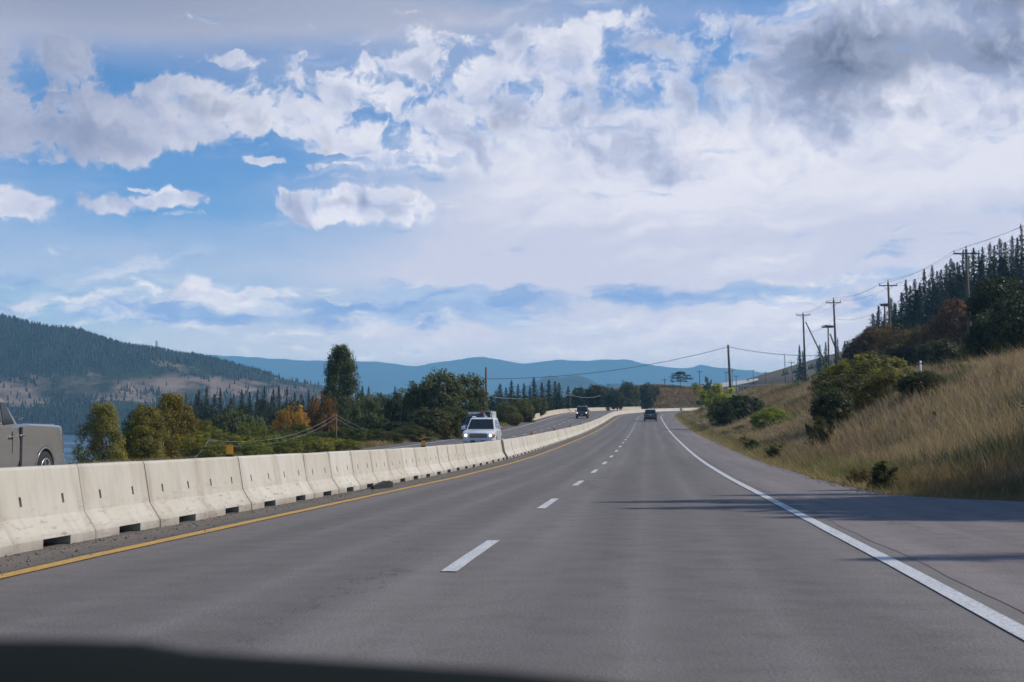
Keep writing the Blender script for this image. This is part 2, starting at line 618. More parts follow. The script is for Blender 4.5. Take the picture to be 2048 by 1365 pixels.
def foliage(name, trans=0.45):
    """Leaf cards: the object's own colour, varied leaf by leaf, and light through the leaf."""
    t = NT(name)
    oi = t.N('ShaderNodeObjectInfo')
    at_ = t.N('ShaderNodeAttribute', attribute_name='Col')
    c = t.mix(1.0, oi.outputs['Color'], at_.outputs['Color'], 'MULTIPLY')
    hs = t.N('ShaderNodeHueSaturation')
    t.put(hs.inputs['Color'], c)
    t.put(hs.inputs['Hue'], t.ramp(oi.outputs['Random'], 0, 1, 0.492, 0.508))
    t.put(hs.inputs['Value'], t.ramp(oi.outputs['Random'], 0, 1, 0.9, 1.1))
    c = hs.outputs[0]
    t.set(c, 0.55, 0.0, 0.25)
    tr = t.N('ShaderNodeBsdfTranslucent')
    t.put(tr.inputs[0], t.mix(1.0, c, (1.25, 1.2, 0.6), 'MULTIPLY'))
    mx = t.N('ShaderNodeMixShader')
    mx.inputs[0].default_value = trans
    t.l.new(t.b.outputs[0], mx.inputs[1])
    t.l.new(tr.outputs[0], mx.inputs[2])
    t.l.new(mx.outputs[0], t.out.inputs[0])
    return t.m


M_LEAF = foliage("leaf", 0.42)
M_NEEDLE = foliage("needle", 0.15)
M_GRASS = foliage("grass_blade", 0.40)


def bark():
    t = NT("bark")
    v = t.scale(t.coord(), (6, 6, 1.2))
    n = t.noise(v, 2.0, 6, 0.65)
    t.bump(n, 0.6, 0.03)
    return t.set(t.mix(t.ramp(n, 0.3, 0.7), (0.035, 0.028, 0.022), (0.12, 0.10, 0.085)), 0.9)


M_BARK = bark()


def pole_wood():
    t = NT("weathered_pole_wood")
    v = t.scale(t.coord(), (30, 30, 1.0))
    n = t.noise(v, 1.0, 6, 0.6)
    t.bump(n, 0.4, 0.01)
    return t.set(t.mix(t.ramp(n, 0.3, 0.7), (0.045, 0.036, 0.028), (0.14, 0.115, 0.09)), 0.85)


M_POLE = pole_wood()


def concrete(name, a, b):
    t = NT(name)
    oi = t.N('ShaderNodeObjectInfo')
    p = t.coord()
    sp = t.N('ShaderNodeSeparateXYZ')
    t.l.new(p, sp.inputs[0])
    off = t.N('ShaderNodeVectorMath', operation='ADD')
    t.l.new(p, off.inputs[0])
    cmb = t.N('ShaderNodeCombineXYZ')
    t.put(cmb.inputs[0], t.math('MULTIPLY', oi.outputs['Random'], 37.0))
    t.put(cmb.inputs[1], t.math('MULTIPLY', oi.outputs['Random'], 91.0))
    t.l.new(cmb.outputs[0], off.inputs[1])
    q = off.outputs[0]
    big = t.noise(q, 1.6, 5, 0.55)
    streak = t.noise(t.scale(q, (7, 7, 0.7)), 1.0, 5, 0.6)
    fine = t.noise(q, 60.0, 3, 0.6)
    base = t.mix(t.ramp(oi.outputs['Random'], 0, 1), a, b)
    c = t.mix(t.math('MULTIPLY', t.ramp(big, 0.40, 0.68), 0.42), base, (0.40, 0.345, 0.265))
    c = t.mix(t.math('MULTIPLY', t.ramp(streak, 0.50, 0.72), 0.36), c, (0.30, 0.25, 0.19))
    # damp rust-brown staining creeping in from the block's ends, and a scuffed foot
    ya = t.math('ABSOLUTE', sp.outputs[1])
    endm = t.math('MULTIPLY', t.ramp(ya, 0.74, 1.0), t.ramp(streak, 0.3, 0.62))
    c = t.mix(t.math('MULTIPLY', endm, 0.55), c, (0.27, 0.22, 0.17))
    scuff = t.math('MULTIPLY', t.ramp(t.noise(t.scale(q, (3, 1.5, 9)), 2.2, 6, 0.7), 0.55, 0.66), t.ramp(sp.outputs[2], 0.18, 0.50, 0.6, 0.03))
    c = t.mix(scuff, c, (0.10, 0.095, 0.09))
    grime = t.math('MULTIPLY', t.ramp(sp.outputs[2], 0.0, 0.16, 0.8, 0.0), t.ramp(big, 0.3, 0.6, 0.4, 1.0))
    c = t.mix(grime, c, (0.22, 0.19, 0.16))
    t.bump(t.math('ADD', fine, t.math('MULTIPLY', big, 0.6)), 0.25, 0.008)
    return t.set(c, 0.85, 0.0, 0.25)


M_CONC = concrete("barrier_concrete", (0.455, 0.42, 0.365), (0.53, 0.505, 0.455))
M_CONC_TAN = concrete("tan_concrete", (0.46, 0.39, 0.30), (0.52, 0.44, 0.35))
M_METAL = plain("galvanised_steel", (0.42, 0.43, 0.44), 0.45, 0.6, 0.2, 12)
M_DARKMETAL = plain("dark_steel", (0.05, 0.05, 0.055), 0.5, 0.3, 0.2, 9)
M_WIRE = plain("wire", (0.05, 0.05, 0.055), 0.6, 0.0, 0.1)
M_WIRE_PALE = plain("bright_wire", (0.30, 0.31, 0.31), 0.5, 0.2, 0.1)
M_RUBBER = plain("rubber", (0.018, 0.018, 0.019), 0.85, 0.0, 0.3, 20)

# ------------------------------------------------------------------ road alignment
S0 = 0.0955


def xr(Y):
    """X of the yellow line at distance Y: straight, then bending to the right, held past the bend."""
    Y = np.minimum(np.asarray(Y, float), 470.0)
    return -5.1 + S0 * Y + 1.02e-5 / 3 * np.maximum(Y - 215.0, 0) ** 3


def slope(Y):
    Y = np.asarray(Y, float)
    return np.where(Y < 470, S0 + 1.02e-5 * np.maximum(Y - 215.0, 0) ** 2, 0.0)


_zy = np.array([-80, -30, 0, 5, 13, 24, 38, 52, 66, 82, 100, 120, 140, 162, 190, 218, 250, 285, 320, 355, 390, 430, 500, 700, 900, 1500, 9000.])
_zz = np.array([-0.70, -0.98, -1.15, -1.17, -1.205, -1.29, -1.40, -1.44, -1.41, -1.29, -1.12, -0.92, -0.66, -0.30, 0.22, 0.83, 1.50, 2.10, 2.66, 3.25, 3.85, 4.7, 7.5, 17.0, 17, 4, 0.])
_dy = np.arange(-80, 9001, 1.0)
_dz = np.interp(_dy, _zy, _zz)
_k = np.exp(-np.linspace(-2, 2, 31) ** 2)
_dzs = np.convolve(np.pad(_dz, 15, mode='edge'), _k / _k.sum(), mode='valid')
# keep the camera's own stretch as measured
_wt = np.clip((_dy - 30) / 60, 0, 1)
_dzs = _dz * (1 - _wt) + _dzs * _wt


def zr(Y):
    return np.interp(Y, _dy, _dzs)


def edge_r(Y):
    """Outer edge of the paved shoulder: a pull-out opens on the right close by."""
    return 9.42 + 7.5 * (1 - sst(Y, 19.5, 29.0))


def zroad(o, Y):
    """Road surface: our side level across, the oncoming side banked up through the bend."""
    return zr(Y) + np.maximum(-(np.asarray(o, float) + 1.4), 0) * 0.05 * sst(Y, 120, 230)


def RP(o, Y, dz=0.0):
    """World point at offset o (metres right of the yellow line, square to the road)."""
    m = float(slope(Y))
    L = math.hypot(1, m)
    return Vector((float(xr(Y)) + o / L, Y - o * m / L, float(zroad(o, Y)) + dz))


LAKE_Z = -7.6


def gh(X, Y):
    """Height of the ground."""
    X, Y = np.asarray(X, float), np.asarray(Y, float)
    o = (X - xr(Y)) / np.sqrt(1 + slope(Y) ** 2)
    zc = zroad(np.clip(o, -11, 20), Y)
    n1 = fbm(X * 0.25 + 91, Y * 0.25 + 37, 3, 3) - 0.5
    n2 = fbm(X * 0.045 + 11, Y * 0.045 + 7, 5, 4) - 0.5
    # right: verge, bank, bench, then the wooded hill
    t = o - edge_r(Y)
    B = np.interp(Y, [-20, 15, 35, 55, 100, 200, 300, 420], [2.4, 2.8, 3.6, 4.1, 4.4, 4.3, 3.3, 3.0])
    zR = zc - 0.06 + B * sst(t, 1.6, 14.0) + 0.05 * np.maximum(t - 12, 0).clip(0, 60)
    xh = np.interp(Y, [0, 60, 150, 300, 500, 900], [30, 38, 52, 54, 84, 115])
    zR = zR + np.interp(Y, [0, 275, 380, 900], [0.55, 0.55, 0.27, 0.24]) * (np.sqrt(np.maximum(X - xh, 0) ** 2 + 64) - 8).clip(0, 75) * np.where(X > xh, 1, 0) * sst(Y, -30, 40)
    zR = zR + (n1 * 0.45 + n2 * 1.6) * sst(t, 1.0, 7.0)
    # left: verge, then a bank falling to a plain by the lake
    tl = -(o + 10.3)
    plain_z = -6.4 + n2 * 1.0
    lake = sst(-(40 + 0.16 * np.maximum(Y, 250)) - X, -12, 25) * sst(Y, 150, 300) * (1 - sst(Y, 1150, 1220))
    plain_z = plain_z * (1 - lake) + (LAKE_Z - 3.0) * lake
    zL = (zc - 0.08) * (1 - sst(tl, 0.6, 24)) + plain_z * sst(tl, 0.6, 24)
    zL = zL + n1 * 0.4 * sst(tl, 0.8, 5)
    # the brown knoll beyond the bend
    rr = np.abs((X - 50) / 30) ** 2.6 + np.abs((Y - 466) / 30) ** 2.6
    kn = 12.0 - 5.5 * rr + n1 * 1.2 + n2 * 2
    kn2 = 7.2 - 5 * (((X - 27) / 16) ** 2 + ((Y - 455) / 24) ** 2) + n1
    zL = np.where(Y > 395, np.maximum(zL, np.maximum(kn, kn2)), zL)
    z = np.where(o > 0, zR, zL)
    core = (o > -11.0) & (o < edge_r(Y) + 0.05)
    z = np.where(core & (Y < 480), zc - 0.15, z)
    far = sst(Y, 1000, 1700)
    return z * (1 - far) + (-6.4 * (1 - lake) - 15 * lake) * far


def ground_at(X, Y):
    return float(gh(X, Y))


# ------------------------------------------------------------------ ground
oo = np.unique(np.concatenate([
    -np.array([8200, 6800, 5000, 3500, 2500, 1800, 1300, 1000, 800, 650, 520, 420, 350, 300, 260, 225, 195, 170, 150, 132, 118, 106, 95.]),
    np.arange(-86, -26, 3.0), np.arange(-26, -12, 1.0), [-11.01, -10.99, -10.5, -4, 0, 4, 9.0, 9.69, 9.71],
    np.arange(9.8, 26, 0.5), np.arange(26, 60, 1.5), np.arange(60, 170, 4.0), [180, 200, 230, 270, 320, 400, 520, 700, 1000, 1500, 2200, 3500, 5000, 6800, 9000]]))
yy = np.unique(np.concatenate([np.arange(-60, 0, 5.0), np.arange(0, 60, 0.8), np.arange(60, 160, 1.6), np.arange(160, 500, 3.0), np.arange(500, 900, 12.0), np.geomspace(900, 10000, 28)]))
OO, YY = np.meshgrid(oo, yy)
XX = xr(YY) + OO * np.sqrt(1 + slope(YY) ** 2)
GP = np.stack([XX, YY, gh(XX, YY)], -1)


def ground_mat():
    t = NT("dry_ground")
    p = t.geo()
    n = t.noise(p, 0.35, 8, 0.6)
    f = t.noise(p, 3.5, 6, 0.65)
    b = t.noise(p, 0.03, 4, 0.5)
    c = t.mix(t.ramp(f, 0.3, 0.72), (0.085, 0.065, 0.042), (0.24, 0.185, 0.115))
    c = t.mix(t.math('MULTIPLY', t.ramp(n, 0.48, 0.66), 0.8), c, (0.075, 0.085, 0.035))
    c = t.mix(t.math('MULTIPLY', t.ramp(b, 0.45, 0.62), 0.5), c, (0.17, 0.115, 0.075))
    sp = t.N('ShaderNodeSeparateXYZ')
    t.l.new(p, sp.inputs[0])
    # the plain by the lake is meadow and scrub
    c = t.mix(t.math('MULTIPLY', t.ramp(sp.outputs[2], -8, -3, 0.85, 0.0), t.ramp(n, 0.3, 0.6, 0.6, 1.0)), c, (0.045, 0.06, 0.025))
    t.bump(f, 0.6, 0.12)
    return t.set(c, 0.95, 0, 0.1)


g = link("ground", grid_mesh("ground", GP), ground_mat())
tag(g, "dry grassy ground on both sides of the highway", kind="structure")


# ------------------------------------------------------------------ road
def strip(name, o0, o1, y0, y1, dz, step=1.0, cols=None, jitter=0.0):
    ys = np.arange(y0, y1 + step * 0.5, step)
    os_ = np.linspace(o0, o1, 2) if cols is None else np.asarray(cols, float)
    P = np.zeros((len(ys), len(os_), 3))
    UV = np.zeros((len(ys), len(os_), 2))
    m = slope(ys)
    L = np.sqrt(1 + m * m)
    s = np.concatenate([[0], np.cumsum(np.diff(ys) * L[1:])]) + y0
    for j, o in enumerate(os_):
        oj = o + ((fbm(ys * 0.9, ys * 0 + j * 9.1, 21, 4) - 0.5) * 2 * jitter if jitter and j in (0, len(os_) - 1) else 0)
        P[:, j, 0] = xr(ys) + oj / L
        P[:, j, 1] = ys - oj * m / L
        P[:, j, 2] = zroad(oj, ys) + dz
        UV[:, j, 0] = oj
        UV[:, j, 1] = s
    return grid_mesh(name, P, True, UV)


def asphalt(name, dark, light, warm=(0.15, 0.13, 0.12), tracks=True, patch=0.5):
    t = NT(name)
    uv = t.coord('UV')
    sp = t.N('ShaderNodeSeparateXYZ')
    t.l.new(uv, sp.inputs[0])
    stones = t.N('ShaderNodeTexVoronoi')
    t.put(stones.inputs['Vector'], uv)
    stones.inputs['Scale'].default_value = 55.0
    fine = t.noise(uv, 38.0, 5, 0.72)
    med = t.noise(uv, 2.2, 7, 0.62)
    long = t.noise(t.scale(uv, (1.6, 0.045, 1)), 1.0, 5, 0.55)
    big = t.noise(t.scale(uv, (0.30, 0.07, 1)), 1.0, 3, 0.5)
    c = t.mix(t.ramp(fine, 0.36, 0.64), tuple(x * 0.86 for x in dark), tuple(x * 1.1 for x in light))
    c = t.mix(t.math('MULTIPLY', t.ramp(med, 0.45, 0.72), 0.5), c, tuple(x * 0.66 for x in dark))
    c = t.mix(t.math('MULTIPLY', t.ramp(long, 0.42, 0.68), 0.55), c, tuple(x * 1.2 for x in light))
    c = t.mix(t.math('MULTIPLY', t.ramp(big, 0.4, 0.68), patch), c, warm)
    if tracks:
        # polished wheel tracks, two in each 3.6 m lane, and an oil-dark band between them
        ph = t.math('MULTIPLY', t.math('ADD', sp.outputs[0], 40.0 * 3.6 - 0.92), 2 * math.pi / 1.8)
        w = t.ramp(t.math('COSINE', ph), 0.0, 1.0)
        c = t.mix(t.math('MULTIPLY', w, 0.42), c, tuple(x * 0.80 for x in dark))
        ph2 = t.math('MULTIPLY', t.math('ADD', sp.outputs[0], 40.0 * 3.6 - 1.8), 2 * math.pi / 3.6)
        w2 = t.ramp(t.math('COSINE', ph2), 0.75, 1.0)
        c = t.mix(t.math('MULTIPLY', w2, t.math('MULTIPLY', t.ramp(long, 0.3, 0.6), 0.42)), c, tuple(x * 0.62 for x in dark))
    # patches of newer and older surfacing, and fine wandering cracks
    pt = t.N('ShaderNodeTexVoronoi', feature='F1')
    t.put(pt.inputs['Vector'], t.scale(uv, (0.28, 0.028, 1)))
    pt.inputs['Scale'].default_value = 1.0
    sc_ = t.N('ShaderNodeSeparateXYZ')
    t.l.new(pt.outputs['Color'], sc_.inputs[0])
    c = t.mix(t.math('MULTIPLY', t.ramp(sc_.outputs[0], 0.2, 0.9), 0.16), c, tuple(x * 0.70 for x in dark))
    wv = t.N('ShaderNodeVectorMath', operation='ADD')
    t.put(wv.inputs[0], t.scale(uv, (0.55, 0.16, 1)))
    nz = t.N('ShaderNodeTexNoise')
    t.put(nz.inputs['Vector'], t.scale(uv, (1.2, 0.5, 1)))
    nz.inputs['Detail'].default_value = 6.0
    nzs = t.scale(nz.outputs['Color'], (0.6, 0.6, 0))
    t.l.new(nzs, wv.inputs[1])
    ck = t.N('ShaderNodeTexVoronoi', feature='DISTANCE_TO_EDGE')
    t.l.new(wv.outputs[0], ck.inputs['Vector'])
    ck.inputs['Scale'].default_value = 0.55
    crk = t.math('MULTIPLY', t.ramp(ck.outputs['Distance'], 0.002, 0.009, 1.0, 0.0), t.ramp(big, 0.45, 0.58))
    c = t.mix(t.math('MULTIPLY', crk, 0.55), c, (0.045, 0.043, 0.042))
    speck = t.ramp(stones.outputs['Distance'], 0.02, 0.12, 1.0, 0.0)
    sel = t.math('GREATER_THAN', t.noise(uv, 21.0, 2, 0.5), 0.56)
    c = t.mix(t.math('MULTIPLY', t.math('MULTIPLY', speck, sel), 0.65), c, (0.34, 0.33, 0.32))
    t.bump(t.math('ADD', fine, t.math('MULTIPLY', stones.outputs['Distance'], 0.7)), 0.45, 0.012)
    return t.set(c, t.ramp(med, 0.3, 0.7, 0.72, 0.92), 0, 0.3)


M_ASPH = asphalt("asphalt", (0.113, 0.101, 0.094), (0.184, 0.166, 0.155), (0.172, 0.150, 0.136))
M_SHOULDER = asphalt("shoulder_asphalt", (0.125, 0.108, 0.104), (0.215, 0.185, 0.178), (0.16, 0.13, 0.12), tracks=False)
M_GRIT = asphalt("gritty_margin", (0.085, 0.074, 0.064), (0.165, 0.142, 0.12), (0.12, 0.10, 0.08), tracks=False)


def line_paint(name, c0, worn):
    t = NT(name)
    uv = t.coord('UV')
    n = t.noise(uv, 26.0, 6, 0.7)
    m = t.noise(t.scale(uv, (3, 0.4, 1)), 2.0, 5, 0.6)
    f = t.math('MULTIPLY', t.ramp(n, 0.46, 0.62), t.ramp(m, 0.3, 0.62, 0.35, 1.0))
    c = t.mix(f, c0, worn)
    c = t.mix(t.math('MULTIPLY', t.ramp(m, 0.4, 0.7), 0.3), c, tuple(x * 0.72 for x in c0))
    return t.set(c, 0.7, 0, 0.3)


M_WHITE = line_paint("white_line_paint", (0.56, 0.56, 0.57), (0.20, 0.195, 0.19))
M_YELLOW = line_paint("yellow_line_paint", (0.54, 0.31, 0.065), (0.22, 0.155, 0.08))

YEND = 462
road = link("road", strip("road", -10.2, 7.7, -12, YEND, 0.0, 1.0, cols=[-10.2, -9, -6, -3, -1.4, 0, 2, 4, 6, 7.7]), M_ASPH)
tag(road, "grey asphalt highway bending to the right", kind="structure")
def shoulder_mesh():
    ys = np.concatenate([np.arange(-12, 60, 0.3), np.arange(60, YEND, 1.0)])
    P = np.zeros((len(ys), 5, 3))
    UV = np.zeros((len(ys), 5, 2))
    m = slope(ys)
    L = np.sqrt(1 + m * m)
    ji = (fbm(ys * 0.5, ys * 0, 21, 4) - 0.5) * 0.14
    jo = (fbm(ys * 0.9, ys * 0 + 5, 23, 4) - 0.5) * 0.5
    for j, f in enumerate((0, 0.3, 0.6, 0.85, 1.0)):
        a, b = 7.44 + ji, edge_r(ys) + 0.12 + jo
        o = a + (b - a) * f
        P[:, j] = np.stack([xr(ys) + o / L, ys - o * m / L, zroad(o, ys) + 0.004 - 0.03 * (f == 1.0)], -1)
        UV[:, j, 0], UV[:, j, 1] = o, ys
    return grid_mesh("gravel_shoulder", P, True, UV)


sh = link("gravel_shoulder", shoulder_mesh(), M_SHOULDER)
tag(sh, "reddish rough asphalt shoulder beside the white edge line", kind="structure")
mg = link("gritty_margin", strip("gritty_margin", -1.7, -0.14, -12, YEND, 0.004, 0.5, cols=[-1.7, -0.8, -0.14], jitter=0.10), M_GRIT)
tag(mg, "brown gritty margin between barrier and yellow line", kind="structure")
ls = link("gravel_shoulder", strip("left_shoulder", -10.9, -9.5, -12, YEND, 0.004, 0.5, cols=[-11.0, -10.3, -9.45], jitter=0.16), M_GRIT)
tag(ls, "brown gravel shoulder on the far side of the oncoming road", kind="structure")
link("yellow_line", strip("yellow_line", -0.075, 0.075, -12, YEND, 0.009, 0.5, jitter=0.010), M_YELLOW, road)
link("edge_line", strip("edge_line", 7.12, 7.27, -12, YEND, 0.009, 0.5, jitter=0.006), M_WHITE, road)
link("edge_line", strip("edge_line", -9.35, -9.20, -12, YEND, 0.009, 1.0), M_WHITE, road)
link("yellow_line", strip("yellow_line", -2.35, -2.20, -12, YEND, 0.009, 1.0), M_YELLOW, road)
# our lane dashes: one starts where the photograph's nearest one does
d_ = 12.02
while d_ < 330:
    link("lane_dash", strip("lane_dash", 3.385, 3.515, d_, d_ + 3.4, 0.009, 0.425, jitter=0.006), M_WHITE, road)
    d_ += 10.0
d_ = 14.0
while d_ < 330:
    link("lane_dash", strip("lane_dash", -5.87, -5.73, d_, d_ + 3.4, 0.009, 0.85), M_WHITE, road)
    d_ += 10.0


# ------------------------------------------------------------------ lake
def water():
    t = NT("lake_water")
    p = t.scale(t.geo(), (0.06, 0.25, 1))
    n = t.noise(p, 1.0, 5, 0.6)
    w = t.noise(t.scale(t.geo(), (0.004, 0.012, 1)), 1.0, 3, 0.5)
    t.bump(n, 0.12, 0.4)
    return t.set(t.mix(t.ramp(w, 0.4, 0.6), (0.02, 0.06, 0.10), (0.045, 0.10, 0.15)), t.ramp(w, 0.35, 0.65, 0.12, 0.3), 0, 0.5)


lx = np.linspace(-3500, -20, 24)
ly = np.linspace(150, 1250, 20)
LX, LY = np.meshgrid(lx, ly)
lk = link("lake", grid_mesh("lake", np.stack([LX, LY, np.full_like(LX, LAKE_Z)], -1)), water())
tag(lk, "blue lake below the highway", kind="structure")


# ------------------------------------------------------------------ hill across the lake
def ridge(table, Yr):
    a = np.array([(ray(px, py)[0] / ray(px, py)[1], ray(px, py)[2] / ray(px, py)[1] * Yr) for px, py in table])
    return lambda s: np.interp(s, a[:, 0], a[:, 1])


HY = 1500.0
hr = ridge([(-900, 560), (-500, 600), (-200, 625), (0, 640), (60, 650), (150, 663), (240, 690), (300, 697), (380, 708), (440, 722), (500, 739), (560, 757), (640, 772), (700, 790), (760, 812), (830, 850), (1000, 862)], HY)


def hill_z(X, Y):
    s = X / HY
    crest = hr(s) + 6.4
    tt = sst(Y, 1165, HY) * 0.45 + np.clip((Y - 1165) / (HY - 1165), 0, 1) * 0.55
    bench = 0.10 * np.sin(np.clip((Y - 1165) / 310, 0, 1) * 9.0)
    down = 1 - sst(Y, HY, HY + 540) * 0.8
    n = (fbm(X * 0.010, Y * 0.010, 8, 5) - 0.5)
    gul = np.abs(fbm(X * 0.02 + 5, Y * 0.007, 19, 4) - 0.5)
    z = crest * np.clip(tt + bench * tt * (1 - tt) * 2, 0, 1.1) * down + (n * 20 - gul * 18) * sst(tt, 0.05, 0.5) * np.clip(crest / 60, 0.1, 1)*np.where(Y>HY-72, 0.45, 1.0)
    return -6.4 + np.maximum(z, -2.5)


hx = np.linspace(-1400, 330, 180)
hy = np.linspace(1140, 2000, 110)
HXX, HYY = np.meshgrid(hx, hy)


def hill_mat():
    t = NT("dry_hillside")
    p = t.geo()
    n = t.noise(p, 0.02, 8, 0.6)
    m = t.noise(t.scale(p, (1, 1, 1)), 0.012, 6, 0.6)
    c = t.mix(t.ramp(n, 0.35, 0.65), (0.14, 0.095, 0.07), (0.27, 0.19, 0.14))
    z = t.N('ShaderNodeSeparateXYZ')
    t.l.new(p, z.inputs[0])
    hgt = t.math('ADD', z.outputs[2], t.math('MULTIPLY_ADD', m, 120.0, -60.0))
    w = t.math('ADD', t.ramp(hgt, 32, 48), t.ramp(hgt, 16, 26, 1.0, 0.0), clamp=True)
    w = t.math('MAXIMUM', t.math('MULTIPLY', w, t.ramp(n, 0.72, 0.60)), t.ramp(n, 0.46, 0.36))
    c = t.mix(w, c, (0.024, 0.030, 0.018))
    return t.set(c, 0.95, 0, 0.1)


hl = link("hill", grid_mesh("hill", np.stack([HXX, HYY, hill_z(HXX, HYY)], -1)), hill_mat())
tag(hl, "dark wooded hill across the lake with bare tan slopes", kind="structure")

# ------------------------------------------------------------------ blue mountains and a low hill far away
MY = 9000.0
mr = ridge([(-1500, 640), (-700, 690), (200, 715), (440, 712), (500, 715), (525, 716), (545, 720), (575, 719), (590, 721), (640, 722), (700, 723), (760, 725), (800, 730), (835, 735), (860, 728), (905, 723), (935, 718), (960, 716), (1000, 720), (1040, 729), (1065, 728), (1095, 722), (1125, 720), (1165, 724), (1205, 720), (1255, 721), (1280, 727), (1320, 735), (1360, 738), (1378, 736), (1400, 731), (1420, 735), (1450, 738), (1480, 740), (1520, 746), (1560, 749), (1700, 745), (2100, 720), (2700, 700), (3500, 650)], MY)


def forest_ridge_mat():
    t = NT("far_forest")
    n = t.noise(t.scale(t.geo(), (1, 1, 2)), 0.006, 7, 0.6)
    return t.set(t.mix(t.ramp(n, 0.4, 0.6), (0.022, 0.035, 0.024), (0.06, 0.07, 0.045)), 0.95, 0, 0.1)


M_FAR = forest_ridge_mat()
mx_ = np.linspace(-6100, 7900, 480)
my_ = np.linspace(7200, 10100, 42)
MXX, MYY = np.meshgrid(mx_, my_)
crest = mr(MXX / MY)
prof = np.where(MYY <= MY, sst(MYY, 7200, MY) ** 0.8, 1 - 0.6 * sst(MYY, MY, 10600))
MZ = -12 + (crest + 12) * prof + (fbm(MXX * 0.0028, MYY * 0.0021, 41, 5) - 0.5) * 170 * prof * (1 - prof) * 3 + (fbm(MXX * 0.014, MYY * 0.014, 45, 3) - 0.5) * 17
mo = link("mountains", grid_mesh("mountains", np.stack([MXX, MYY, MZ], -1)), M_FAR)
tag(mo, "range of blue mountains on the horizon", kind="structure")
LY2 = 4000.0
lr = ridge([(900, 800), (1000, 790), (1040, 780), (1070, 764), (1090, 754), (1105, 752), (1120, 755), (1160, 752), (1180, 759), (1192, 768), (1210, 772), (1225, 768), (1250, 766), (1300, 780), (1400, 800)], LY2)
lx2 = np.linspace(-270, 560, 90)
ly2 = np.linspace(3400, 4400, 24)
LXX, LYY = np.meshgrid(lx2, ly2)
pr2 = np.where(LYY <= LY2, sst(LYY, 3400, LY2), 1 - 0.7 * sst(LYY, LY2, 4660))
LZ = -12 + (lr(LXX / LY2) + 12) * pr2 + (fbm(LXX * 0.03, LYY * 0.03, 61, 4) - 0.5) * 10
lh = link("low_hill", grid_mesh("low_hill", np.stack([LXX, LYY, LZ], -1)), M_FAR)
tag(lh, "low blue wooded hill before the mountains", kind="structure")

# ------------------------------------------------------------------ the air between
hb = bpy.data.meshes.new("haze")
bmh = bmesh.new()
bmesh.ops.create_cube(bmh, size=1.0, matrix=Matrix.Translation((900, 4900, (HAZE_TOP - 17) / 2)) @ Matrix.Diagonal((19500, 10700, HAZE_TOP + 17, 1)))
bmh.to_mesh(hb)
bmh.free()
th = bpy.data.materials.new("haze_air")
th.use_nodes = True
tn = th.node_tree.nodes
tn.remove(tn["Principled BSDF"])
pv = tn.new('ShaderNodeVolumePrincipled')
pv.inputs['Color'].default_value = (0.31, 0.68, 1.0, 1)
pv.inputs['Density'].default_value = HAZE_DENSITY
pv.inputs['Anisotropy'].default_value = 0.0
th.node_tree.links.new(pv.outputs[0], tn["Material Output"].inputs['Volume'])
hz_ = link("haze", hb, th)
hz_.display_type = 'WIRE'
tag(hz_, "thin blue haze between the camera and the far hills", kind="stuff")

# ------------------------------------------------------------------ concrete barrier blocks
def barrier_mesh(L, slots=True):
    """One precast block along Y, centred, with drain notch through its foot and two lifting slots."""
    bm = bmesh.new()
    half = [(0.30, 0.0), (0.30, 0.09), (0.165, 0.30), (0.145, 0.41), (0.128, 0.505), (0.085, 0.765), (0.065, 0.79)]
    prof = half + [(-x, z) for x, z in half[::-1]]           # right foot, over the top, to the left foot
    n = len(prof)
    nh = 0.30
    ys = sorted([-L / 2, -L / 2 + 0.02, -nh - 0.03, -nh + 0.03, nh - 0.03, nh + 0.03, L / 2 - 0.02, L / 2] + ([-L / 4 - 0.027, -L / 4 + 0.027, L / 4 - 0.027, L / 4 + 0.027] if slots else []))
    if not slots:
        ys = [-L / 2, -L / 2 + 0.02, L / 2 - 0.02, L / 2]
    rows = []
    for k, y in enumerate(ys):
        s = 0.982 if k in (0, len(ys) - 1) else 1.0
        rows.append([bm.verts.new((x * s, y, z * (0.99 if s < 1 else 1))) for x, z in prof])
    for k in range(len(ys) - 1):
        a, b = ys[k], ys[k + 1]
        for j in range(n - 1):
            q = (rows[k][j], rows[k][j + 1], rows[k + 1][j + 1], rows[k + 1][j])
            innotch = slots and -nh - 0.031 < a and b < nh + 0.031
            if innotch and j in (0, n - 2):
                continue
            isslot = slots and abs(abs((a + b) / 2) - L / 4) < 0.01 and j in (3, n - 5)
            if isslot:
                sg = 1 if j == 3 else -1
                q2 = [bm.verts.new(v.co + Vector((-0.09 * sg, 0, 0))) for v in q]
                bm.faces.new(q2)
                for i in range(4):
                    bm.faces.new((q[i], q[(i + 1) % 4], q2[(i + 1) % 4], q2[i]))
                continue
            bm.faces.new(q)
        if slots and -nh - 0.031 < a and b < nh + 0.031:
            bm.faces.new((rows[k][1], rows[k + 1][1], rows[k + 1][n - 2], rows[k][n - 2]))
    if slots:
        i0, i1 = ys.index(-nh - 0.03), ys.index(nh + 0.03)
        for i in (i0, i1):
            bm.faces.new((rows[i][0], rows[i][1], rows[i][n - 2], rows[i][n - 1]))
        bm.faces.new([bm.verts.new((0, yy_, zz_)) for yy_, zz_ in ((-nh - 0.03, 0), (nh + 0.03, 0), (nh + 0.03, 0.09), (-nh - 0.03, 0.09))])
    bm.faces.new(rows[0])
    bm.faces.new(rows[-1][::-1])
    bmesh.ops.recalc_face_normals(bm, faces=bm.faces)
    me = bpy.data.meshes.new("concrete_barrier")
    bm.to_mesh(me)
    bm.free()
    return me


def road_matrix(o, Y, L=0.0, jz=0.0, yaw=0.0):
    a, b = RP(o, Y - 0.5), RP(o, Y + 0.5)
    d = (b - a).normalized()
    x = d.cross(Vector((0, 0, 1))).normalized()
    z = x.cross(d)
    m = Matrix((x, d, z)).transposed().to_4x4()
    m = m @ Matrix.Rotation(yaw, 4, 'Z')
    m.translation = RP(o, Y, jz)
    return m


